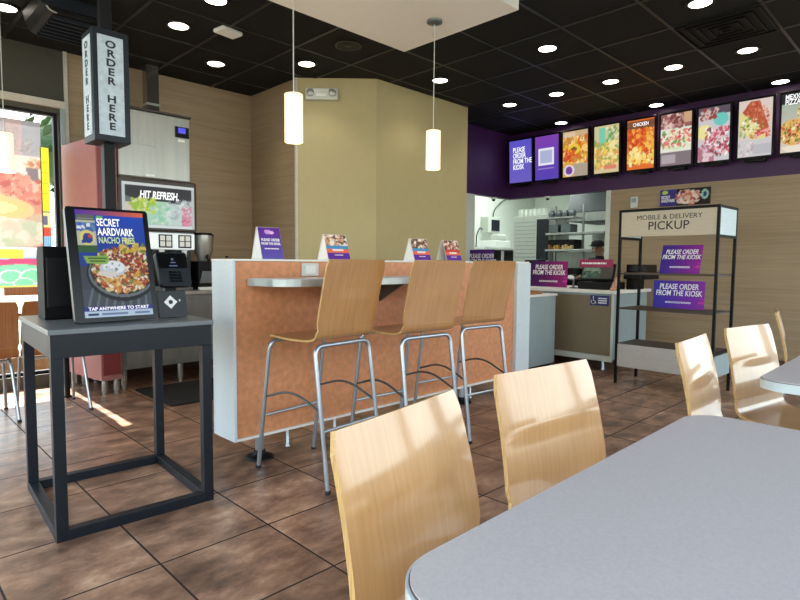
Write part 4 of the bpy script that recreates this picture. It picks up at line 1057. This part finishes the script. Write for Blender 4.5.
# small wall items
t = thing('wall_picture', 'small food advert panel on the wall above the pickup rack', 'sign', (7.29, 2.47, 2.0))
q = frame_mat((7.278, 2.47, 2.012), (0, -1, 0), (0, 0, 1))
G().box(-.285, .285, -.1, .1, -.02, -.001, q).build('panel', M['black'], t)
a = Art(60, 24, (30, 24, 28), 12); a.rect(0, .34, 0, 1, (60, 50, 130)); a.blobs(160, [(206, 120, 100), (230, 190, 170), (150, 60, 50), (240, 220, 206)], (.32, .84, .1, .85), .05, .9, (.58, .5, .24, .4)); a.ell(.9, .6, .07, .3, (150, 196, 176)); a.ell(.9, .6, .035, .16, (40, 60, 120)); a.ell(.1, .84, .06, .12, (180, 206, 90))
f = a.sheet('printed_face', M['print'], t, q, .57, .2)
text('lettering', 'SECRET\nAARDVARK', .052, q @ Matrix.Translation((-.27, -.015, .001)), M['inkwhite'], f, sx=.6, bold=.02, align='LEFT', line=.8)
t = thing('wall_thermostat', 'small pale thermostat on the wall left of the food advert panel', 'thermostat', (7.29, 3.08, 1.99))
G().box(7.27, 7.299, 3.035, 3.125, 1.92, 2.06).build('cover', M['offwhite'], t, bevel=.006)
G().box(7.267, 7.27, 3.05, 3.11, 1.985, 2.04).build('display', M['bluegrey'], t)

# ================================================================== REGISTER COUNTER
t = thing('register_counter', 'long service counter with olive-brown front and white top', 'counter', (6.45, 3.8, 0))
G().box(5.99, 6.90, 2.72, 4.93, .13, .862).build('counter_body', M['bluegrey'], t, bevel=.003)
G().box(5.978, 5.9895, 2.74, 4.92, .175, .84).build('front_panel', M['taupe'], t)
G().box(5.97, 5.989, 2.715, 4.93, .11, .172).build('kick_rail', M['offwhite'], t)
G().box(5.972, 5.989, 2.715, 2.737, .173, .862).build('corner_trim', M['offwhite'], t)
G().box(5.94, 6.95, 2.69, 4.95, .863, .90).build('worktop', M['whiteedge'], t, bevel=.006)
for x in (6.05, 6.82):
    for y in (2.85, 3.5, 4.2, 4.85): G().lathe([(.022, 0), (.022, .02), (.016, .03), (.016, .13)], (x, y, 0), 12).build('leg', M['chrome'], t)
t = thing('access_sign', 'small blue wheelchair access sign on the counter front', 'sign', (5.977, 2.86, .78))
q = frame_mat((5.9775, 2.875, .785), (0, -1, 0), (0, 0, 1))
G().box(-.11, .11, -.057, .057, 0, .003, q).build('panel', M['blue'], t)
g = G(); g.lathe([(.007, .003), (.007, .004)], (0, 0, 0), 10, q @ Matrix.Translation((-.073, .038, 0)))
g.tube([q @ Vector((-.073+.024*math.cos(x_), -.014+.024*math.sin(x_), .004)) for x_ in [2.3+k*.4 for k in range(11)]], .003, 5)
g.tube([q @ Vector(p_) for p_ in [(-.073, .03, .004), (-.071, -.004, .004), (-.05, -.006, .004), (-.04, -.034, .004)]], .0035, 5)
g.build('wheelchair_symbol', M['inkwhite'], t)
small_print(.10, .075, 3, q @ Matrix.Translation((.035, 0, .0035)), M['inkwhite'], t, 6)

kiosk_sign('purple order-from-the-kiosk sign standing on the white service counter', (6.1, 3.595, 1.065), (0, -1, 0), (.05, 0, 1), .50, .31, .078, c1=(58, 22, 84), c2=(150, 30, 110))
t = kiosk_sign('purple sign partly hidden behind the third stool, left of the kitchen equipment', (6.1, 4.62, 1.19), (0, -1, 0), (.05, 0, 1), .40, .36, .085, False, c1=(74, 34, 120), c2=(84, 40, 130))
tag(G().box(6.08, 6.14, 4.48, 4.76, .901, 1.008).build('sign_stand', M['black'], bevel=.004), 'black block holding up the purple sign by the kitchen opening', 'stand')

# registers
def register(y, label, big):
    t = thing('cash_register', label, 'register', (6.3, y, .9))
    G().box(6.12, 6.5, y-.2, y+.2, .901, .985).build('cash_drawer', M['black'], t, bevel=.006)
    G().box(6.25, 6.4, y-.1, y+.1, .985, 1.03).build('base', M['black'], t, bevel=.006)
    q = frame_mat((6.2, y, 1.10), (0, -1, 0), (.35, 0, 1))
    G().box(-.2, .2, -.1, .1, -.03, 0, q).build('customer_display', M['black'], t, bevel=.004)
    a = Art(40, 20, (70, 90, 84), 14); a.rect(0, 1, 0, .55, (84, 104, 96)); a.blobs(30, [(120, 150, 130), (60, 66, 60)], (0, .6, .1, .95), .05); a.rect(.05, .55, .55, .8, (150, 176, 156), .7); a.rect(.6, 1, 0, 1, (90, 84, 80))
    a.sheet('display_picture', M['print'], t, q, .37, .16, .001)
    q2 = frame_mat((6.15, y, 1.20), (0, -1, 0), (.1, 0, 1))
    s = G().box(-.2, .2, -.045, .045, -.02, 0, q2).build('topper_sign', M['magenta'], t)
    small_print(.30, .034, 1, q2 @ Matrix.Translation((-.02, -.0, .001)), M['inkwhite'], s, 9)
    return t
register(3.02, 'cash register with a magenta topper sign on the service counter', True)
t = thing('receipt_printer', 'black receipt printer and box at the right end of the service counter', 'printer', (6.5, 2.72, .9))
G().box(6.48, 6.75, 2.70, 2.80, .901, 1.02).build('stand', M['black'], t, bevel=.005)
G().box(6.42, 6.80, 2.55, 2.81, 1.02, 1.10).build('printer_body', M['black'], t, bevel=.008)
G().box(6.44, 6.78, 2.57, 2.79, 1.10, 1.19).build('printer_lid', M['blackgloss'], t, bevel=.01)
t = thing('card_holder', 'small leaflet holder leaning beside the register at the counter end', 'holder', (6.12, 2.74, .9))
G().box(-.035, .035, 0, .16, -.008, 0, frame_mat((6.05, 2.765, .905), (0, -1, 0), (.3, -.35, 1))).build('leaflet', plain('tan_leaflet', (196, 150, 130), .5, var=.4, scale=40), t)
G().box(6.04, 6.14, 2.72, 2.80, .901, .906).build('holder_base', M['black'], t)
t = thing('counter_scanner', 'black scanner stand between the purple sign and the register', 'scanner', (6.15, 3.29, .9))
G().lathe([(.05, 0), (.05, .01), (.012, .02), (.012, .14)], (6.15, 3.29, .901), 16).build('stand', M['steeld'], t)
G().box(-.05, .05, -.04, .04, -.05, .03, frame_mat((6.15, 3.29, 1.10), (0, -1, 0), (.3, 0, 1))).build('scan_head', M['black'], t, bevel=.01)
G().box(-.04, .02, -.07, -.03, -.03, .03, frame_mat((6.14, 3.3, 1.08), (0, -1, 0), (.3, 0, 1))).build('cup', M['white'], t, bevel=.008)
t = thing('tray_stack', 'brown serving tray lying on the low blue-grey cabinet', 'tray', (5.4, 3.48, .852))
# low cabinet beside the divider post
cx0, cx1, cy0, cy1 = 5.0, 5.77, 3.30, 3.85
G().box(cx0+.25, cx0+.55, 3.35, 3.60, .8525, .862).build('tray_base', plain('brown_tray', (130, 84, 56), .5), t, bevel=.004)
g = G()
for a_, b_, c_, d_ in ((cx0+.25, cx0+.55, 3.345, 3.355), (cx0+.25, cx0+.55, 3.595, 3.605), (cx0+.245, cx0+.255, 3.35, 3.60), (cx0+.545, cx0+.555, 3.35, 3.60)): g.box(a_, b_, c_, d_, .855, .885)
g.build('tray_rim', plain('tray_rim', (150, 100, 66), .5), t)
t = thing('low_cabinet', 'pale blue-grey low cabinet with white top between the divider and the counter', 'cabinet', ((cx0+cx1)/2, (cy0+cy1)/2, 0))
G().box(cx0, cx1, cy0, cy1, .06, .828).build('cabinet_body', M['bluegrey'], t, bevel=.003)
G().box(cx0-.015, cx1+.015, cy0-.015, cy1+.015, .8285, .852).build('cabinet_top', M['whiteedge'], t, bevel=.004)
G().box(cx0-.006, cx0-.0005, cy0+.03, cy1-.03, .10, .80).build('door', M['bluegrey'], t, bevel=.002)
G().box(cx0+.03, cx1-.03, cy0+.03, cy1-.03, 0, .06).build('plinth', M['black'], t)

# ================================================================== KITCHEN
t = thing('holding_cabinet', 'tall white-sided kitchen cabinet with dark glass door', 'kitchen equipment', (8.9, 5.5, 0))
G().box(8.9, 9.6, 5.25, 6.0, .1, 2.05).build('cabinet_body', M['offwhite'], t, bevel=.01)
G().box(8.88, 8.899, 5.26, 5.50, 1.25, 1.98).build('glass_door', M['charcoal'], t, bevel=.004)
for z in [2.055]:
    g = G()
    for k in range(7): g.box(8.92, 9.5, 5.32+k*.09, 5.37+k*.09, z, z+.12)
    g.build('top_vents', M['kwhite'], t)
g = G()
for r_ in range(10):
    g.box(8.893, 8.8995, 5.54, 5.96, 1.30+r_*.07, 1.31+r_*.07)
g.build('side_slots', M['bluegrey'], t)
for (x, y) in ((8.95, 5.3), (8.95, 5.95), (9.55, 5.3), (9.55, 5.95)): G().lathe([(.03, 0), (.03, .1)], (x, y, 0), 10).build('foot', M['steel'], t)

t = thing('prep_line', 'stainless food preparation line with overhead shelves and dark food bins', 'kitchen equipment', (8.8, 4.8, 0))
G().box(8.5, 9.1, 4.15, 5.2, .08, .92).build('base_cabinet', M['charcoal'], t, bevel=.008)
G().box(8.45, 9.12, 4.13, 5.22, .921, .96).build('worktop', M['steeld'], t, bevel=.006)
for y in (4.16, 4.66, 5.19): G().box(8.98, 9.01, y-.015, y+.015, .96, 2.2).build('post', M['steel'], t)
for z in (1.40, 1.68): G().box(8.68, 9.04, 4.15, 5.2, z, z+.035).build('overshelf', M['steel'], t, bevel=.004)
G().box(8.68, 9.04, 4.68, 5.2, 1.96, 1.985).build('overshelf', M['steel'], t)
for k in range(4): G().lathe([(.045, 0), (.06, .03), (.06, .07), (.03, .11)], (8.78, 4.75+k*.13, 1.986), 14).build('steel_container', M['steeld'], t)
G().box(8.74, 9.0, 4.68, 5.17, 1.436, 1.60).build('food_bin_row', M['black'], t, bevel=.004)
G().box(9.02, 9.05, 4.17, 5.17, .97, 1.39).build('back_panel', M['steel'], t)
for k in range(2):
    G().box(8.70, 8.95, 4.74+k*.23, 4.92+k*.23, 1.72, 1.86).build('heat_lamp', M['steeld'], t, bevel=.01)
rr = random.Random(5)
for k in range(9):
    G().box(8.69, 8.735, 4.69+k*.052, 4.73+k*.052, 1.44, 1.47+rr.random()*.05).build('food_wrap', plain('food_wrap', rr.choice([(196, 150, 60), (150, 96, 50), (210, 180, 120)]), .5), t)
G().box(8.5, 8.65, 4.2, 5.15, .961, 1.12).build('sneeze_guard', M['blackgloss'], t, bevel=.006)

t = thing('kitchen_back_counter', 'low black counter with small appliances inside the kitchen opening', 'counter', (7.75, 4.6, 0))
G().box(7.62, 7.9, 4.28, 5.9, 0, .92).build('counter_body', M['black'], t)
G().box(7.60, 7.92, 4.26, 5.92, .921, .95).build('worktop', M['charcoal'], t, bevel=.004)
for k, (ya, yb, h) in enumerate(((4.32, 4.62, .22), (4.68, 4.95, .30), (5.0, 5.2, .2), (5.28, 5.62, .12))):
    G().box(7.65, 7.86, ya, yb, .951, .951+h).build('appliance', M['black'] if k % 2 else M['charcoal'], t, bevel=.02)
t = thing('extractor_hood', 'dark steel extractor hood high in the kitchen opening', 'hood', (9.6, 4.4, 2.0))
G().prism([(9.4, 1.95), (9.4, 2.12), (9.7, 2.93), (10.6, 2.93), (10.6, 1.95)], 4.0, 5.2, Matrix(((1, 0, 0, 0), (0, 0, 1, 0), (0, 1, 0, 0), (0, 0, 0, 1)))).build('hood_shell', plain('dark_hood_metal', (58, 64, 66), .45, var=.2, scale=3), t)
G().box(9.38, 9.399, 4.0, 5.2, 1.95, 2.10).build('front_lip', M['steel'], t)
t = thing('fryer_station', 'stainless fryer station on the right side of the kitchen opening', 'kitchen equipment', (9.9, 4.4, 0))
G().box(9.65, 10.4, 4.05, 5.15, .1, 1.0).build('fryer_body', M['steel'], t, bevel=.01)
G().box(10.3, 10.42, 4.05, 5.15, 1.001, 1.75).build('splash_back', M['steel'], t, bevel=.004)
for k in range(2): G().box(9.75, 10.15, 4.15+k*.5, 4.55+k*.5, 1.001, 1.05).build('fry_basket', M['black'], t)
for (x, y) in ((9.7, 4.1), (9.7, 5.1), (10.35, 4.1), (10.35, 5.1)): G().lathe([(.03, 0), (.03, .1)], (x, y, 0), 10).build('foot', M['steel'], t)
t = thing('kitchen_work_table', 'white-topped work table against the white kitchen wall', 'table', (9.2, 6.5, 0))
G().box(8.3, 10.4, 6.2, 6.95, 1.44, 1.48).build('upper_shelf', M['white'], t)
G().box(8.3, 10.4, 6.2, 6.95, .9, .94).build('worktop', M['steel'], t)
G().box(8.95, 10.3, 6.5, 6.98, .941, 1.43).build('storage_unit', M['charcoal'], t)
for x in (8.35, 8.9, 10.35):
    for y in (6.24, 6.92): G().box(x-.02, x+.02, y-.02, y+.02, 0, 1.44).build('post', M['white'], t)
t = thing('label_printer', 'white printer with paper on the kitchen shelf', 'printer', (8.95, 6.45, 1.48))
G().box(8.75, 9.25, 6.3, 6.7, 1.481, 1.62).build('printer_body', M['white'], t, bevel=.02)
G().box(8.85, 9.15, 6.32, 6.5, 1.6205, 1.74).build('paper_roll_cover', M['offwhite'], t, bevel=.03)
t = thing('kitchen_control_box', 'grey control box with cable on the white kitchen wall', 'equipment', (9.45, 6.9, 1.8))
G().box(9.2, 9.6, 6.80, 6.999, 1.80, 2.12).build('box', M['offwhite'], t, bevel=.01)
G().box(9.30, 9.56, 6.785, 6.7995, 1.84, 2.06).build('panel', M['charcoal'], t)
pts = fillet([(9.0, 6.95, 1.50), (8.95, 6.9, 1.75), (9.05, 6.9, 1.9), (9.2, 6.95, 1.86)], .1, 6)
G().tube(pts, .012, 6).build('cable', M['charcoal'], t)
pts = fillet([(9.55, 6.95, 2.12), (9.6, 6.95, 2.3), (9.9, 6.95, 2.5), (10.1, 6.96, 2.55)], .15, 6)
G().tube(pts, .01, 6).build('cable', M['charcoal'], t)
for k, (x, y, z, lb) in enumerate(((6.95, 5.05, 2.168, 'small dome camera under the purple header, left one'), (7.35, 4.38, 2.168, 'small dome camera under the menu header, right one'))):
    t = thing('dome_camera', lb, 'camera', (x, y, z), 0, 'dome cameras under the purple header')
    G().lathe([(.045, 0), (.045, -.02), (.03, -.025)], (x, y, z), 18).build('mount', M['white'], t)
    G().ball((x, y, z-.03), .026, .026, .026, 12, 8).build('dome', M['blackgloss'], t)

# kitchen worker, seen from the chest up behind the counter
def person():
    t = thing('person', 'person in black cap and dark clothes working behind the counter', 'person', (8.05, 3.90, 0))
    J = {'pel': (0, 0, .95), 'wst': (0, 0, 1.06), 'chs': (-.01, 0, 1.24), 'nck': (-.01, 0, 1.37), 'nk2': (-.02, 0, 1.42), 'hd1': (-.03, 0, 1.47), 'hd2': (-.025, 0, 1.55),
         'shl': (-.01, .15, 1.32), 'ell': (-.06, .22, 1.08), 'hdl': (-.27, .19, 1.06), 'shr': (-.01, -.15, 1.32), 'elr': (-.05, -.22, 1.08), 'hdr': (-.26, -.18, 1.05),
         'hpl': (0, .09, .9), 'knl': (-.02, .10, .5), 'anl': (.02, .10, .09), 'tol': (-.10, .11, .04), 'hpr': (0, -.09, .9), 'knr': (-.02, -.10, .5), 'anr': (.02, -.10, .09), 'tor': (-.10, -.11, .04)}
    R = {'pel': .13, 'wst': .12, 'chs': .135, 'nck': .07, 'nk2': .05, 'hd1': .07, 'hd2': .085, 'shl': .062, 'ell': .04, 'hdl': .028, 'shr': .062, 'elr': .04, 'hdr': .028, 'hpl': .09, 'knl': .06, 'anl': .042, 'tol': .035, 'hpr': .09, 'knr': .06, 'anr': .042, 'tor': .035}
    E_ = [('pel', 'wst'), ('wst', 'chs'), ('chs', 'nck'), ('nck', 'nk2'), ('nk2', 'hd1'), ('hd1', 'hd2'), ('chs', 'shl'), ('shl', 'ell'), ('ell', 'hdl'), ('chs', 'shr'), ('shr', 'elr'), ('elr', 'hdr'), ('pel', 'hpl'), ('hpl', 'knl'), ('knl', 'anl'), ('anl', 'tol'), ('pel', 'hpr'), ('hpr', 'knr'), ('knr', 'anr'), ('anr', 'tor')]
    ks = list(J); vs = [Vector(J[k]) for k in ks]; es = [(ks.index(a), ks.index(b)) for a, b in E_]; rs = [R[k] for k in ks]
    for side, hk in ((1, 'hdl'), (-1, 'hdr')):                       # fingers and thumb
        h = Vector(J[hk]); hi = ks.index(hk)
        palm = h+Vector((-.06, -side*.005, -.005)); pi_ = len(vs); vs.append(palm); rs.append(.026); es.append((hi, pi_))
        for f in range(4):
            b = palm+Vector((-.025, (f-1.5)*.02, 0)); tip = b+Vector((-.04+.006*abs(f-1.5), 0, -.012)); t2_ = tip+Vector((-.018, 0, -.02))
            i = len(vs); vs += [b, tip, t2_]; rs += [.0095, .009, .008]; es += [(pi_, i), (i, i+1), (i+1, i+2)]
        b = palm+Vector((.01, -side*.03, 0)); tip = b+Vector((-.03, -side*.015, -.01)); i = len(vs); vs += [b, tip]; rs += [.011, .009]; es += [(pi_, i), (i, i+1)]
    me = bpy.data.meshes.new('body'); me.from_pydata([tuple(v) for v in vs], es, [])
    o = bpy.data.objects.new('body', me); C.objects.link(o); o.parent = t
    sk = o.modifiers.new('skin', 'SKIN'); sk.use_smooth_shade = True
    for d, r_ in zip(me.skin_vertices[0].data, rs): d.radius = (r_, r_)
    me.skin_vertices[0].data[0].use_root = True
    sb = o.modifiers.new('sub', 'SUBSURF'); sb.levels = 2; sb.render_levels = 2
    # clothed body: dark cloth below the neck, skin above and at the hands
    m, nt, b = new_mat('clothed_skin'); tc = N(nt, 'ShaderNodeTexCoord'); sp = N(nt, 'ShaderNodeSeparateXYZ'); L = nt.links.new
    L(tc.outputs['Object'], sp.inputs[0])
    g1 = N(nt, 'ShaderNodeMath', operation='GREATER_THAN'); g1.inputs[1].default_value = 1.395; L(sp.outputs[2], g1.inputs[0])
    g2 = N(nt, 'ShaderNodeMath', operation='LESS_THAN'); g2.inputs[1].default_value = -.24; L(sp.outputs[0], g2.inputs[0])
    mx = N(nt, 'ShaderNodeMath', operation='MAXIMUM'); L(g1.outputs[0], mx.inputs[0]); L(g2.outputs[0], mx.inputs[1])
    mc = N(nt, 'ShaderNodeMixRGB'); L(mx.outputs[0], mc.inputs[0]); mc.inputs[1].default_value = lin((20, 22, 30))+(1,); mc.inputs[2].default_value = lin((150, 106, 84))+(1,)
    L(mc.outputs[0], b.inputs['Base Color']); b.inputs['Roughness'].default_value = .7
    me.materials.append(m)
    W = Matrix.Translation(t.location)
    G().lathe([(.10, 0), (.104, .03), (.09, .075), (.05, .10), (.001, .105)], (8.022, 3.92, 1.545), 20).build('cap', M['darkcloth'], t)
    G().prism([(-.03, -.07), (-.03, .07), (-.12, .055), (-.15, 0), (-.12, -.055)], 0, .008, Matrix.Translation((7.96, 3.92, 1.55))).build('cap_brim', M['darkcloth'], t)
    for s in (-1, 1):
        G().ball((7.94, 3.92+s*.032, 1.515), .008, .010, .008, 10, 6).build('eye', M['darkcloth'], t)
        G().ball((8.03, 3.92+s*.088, 1.50), .016, .010, .026, 10, 6).build('ear', M['skin'], t)
    G().ball((7.932, 3.92, 1.495), .016, .012, .02, 10, 6).build('nose', M['skin'], t)
    G().ball((7.945, 3.92, 1.46), .008, .022, .006, 10, 6).build('mouth', plain('lips', (130, 70, 64), .5), t)
    G().box(7.90, 7.905, 3.79, 4.05, .80, 1.20).build('apron', M['bluecloth'], t, bevel=.002)
person()
bpy.data.objects['person'].scale = (.94, .94, .94)

# ================================================================== LIGHT
world = bpy.data.worlds.new('World'); bpy.context.scene.world = world; world.use_nodes = True
nt = world.node_tree; bg = nt.nodes['Background']
tc = N(nt, 'ShaderNodeTexCoord'); sp = N(nt, 'ShaderNodeSeparateXYZ'); rp = N(nt, 'ShaderNodeValToRGB')
rp.color_ramp.elements[0].position = .0; rp.color_ramp.elements[0].color = (.80, .82, .80, 1)
rp.color_ramp.elements[1].position = .5; rp.color_ramp.elements[1].color = (.78, .87, 1.0, 1)
nt.links.new(tc.outputs['Generated'], sp.inputs[0]); nt.links.new(sp.outputs[2], rp.inputs[0]); nt.links.new(rp.outputs[0], bg.inputs[0])
bg.inputs[1].default_value = 5.8

def portal(name, loc, rot, sx, sy):
    L = bpy.data.lights.new(name, 'AREA'); L.shape = 'RECTANGLE'; L.size = sx; L.size_y = sy; L.cycles.is_portal = True
    o = bpy.data.objects.new(name, L); o.location = loc; o.rotation_euler = rot; C.objects.link(o)
for h in WL: portal('window_portal', (-1.86, (h[0]+h[1])/2, (h[2]+h[3])/2), (0, -PI/2, 0), h[3]-h[2], h[1]-h[0])
for h in WF: portal('window_portal', ((h[0]+h[1])/2, -1.56, (h[2]+h[3])/2), (PI/2, 0, 0), h[1]-h[0], h[3]-h[2])
portal('window_portal', (7.41, (WR[0]+WR[1])/2, (WR[2]+WR[3])/2), (0, PI/2, 0), WR[3]-WR[2], WR[1]-WR[0])
for h in WIN_B: portal('window_portal', ((h[0]+h[1])/2, 6.21, (h[2]+h[3])/2), (-PI/2, 0, 0), h[1]-h[0], h[3]-h[2])

S = bpy.data.lights.new('sun', 'SUN'); S.energy = 30; S.angle = math.radians(.6); S.color = (1, .95, .86)
so = bpy.data.objects.new('sun', S); so.rotation_euler = Vector((0.0, 1, 1.3)).to_track_quat('Z', 'Y').to_euler(); C.objects.link(so)

def area(name, loc, sx, sy, e, col=(1, 1, 1), rot=(0, 0, 0)):
    L = bpy.data.lights.new(name, 'AREA'); L.shape = 'RECTANGLE'; L.size = sx; L.size_y = sy; L.energy = e; L.color = col
    o = bpy.data.objects.new(name, L); o.location = loc; o.rotation_euler = rot; C.objects.link(o); return o
area('kitchen_panel_light', (9.2, 5.9, 2.94), .6, 1.2, 34, (.9, 1, .96))
area('kitchen_panel_light', (8.2, 4.4, 2.94), .6, 1.2, 12, (.9, 1, .96))
area('kitchen_panel_light', (6.9, 6.0, 3.1), .6, .6, 25, (.9, 1, .96))

# ================================================================== CAMERA
cam = bpy.data.cameras.new('camera'); cam.sensor_width = 36; cam.lens = 561.104/800*36; cam.clip_start = .02
co = bpy.data.objects.new('camera', cam); C.objects.link(co)
r = Vector((.71129718, -.70284803, .00780826)); u = Vector((.04222522, .05381626, .99765768)); F = Vector((.70162194, .70930139, -.06795726))
co.matrix_world = Matrix(((r.x, u.x, -F.x, 0), (r.y, u.y, -F.y, 0), (r.z, u.z, -F.z, 1.2), (0, 0, 0, 1)))
sc = bpy.context.scene; sc.camera = co
sc.view_settings.view_transform = 'Standard'; sc.view_settings.look = 'None'; sc.view_settings.exposure = 0; sc.view_settings.gamma = 1; sc.view_settings.use_curve_mapping = False
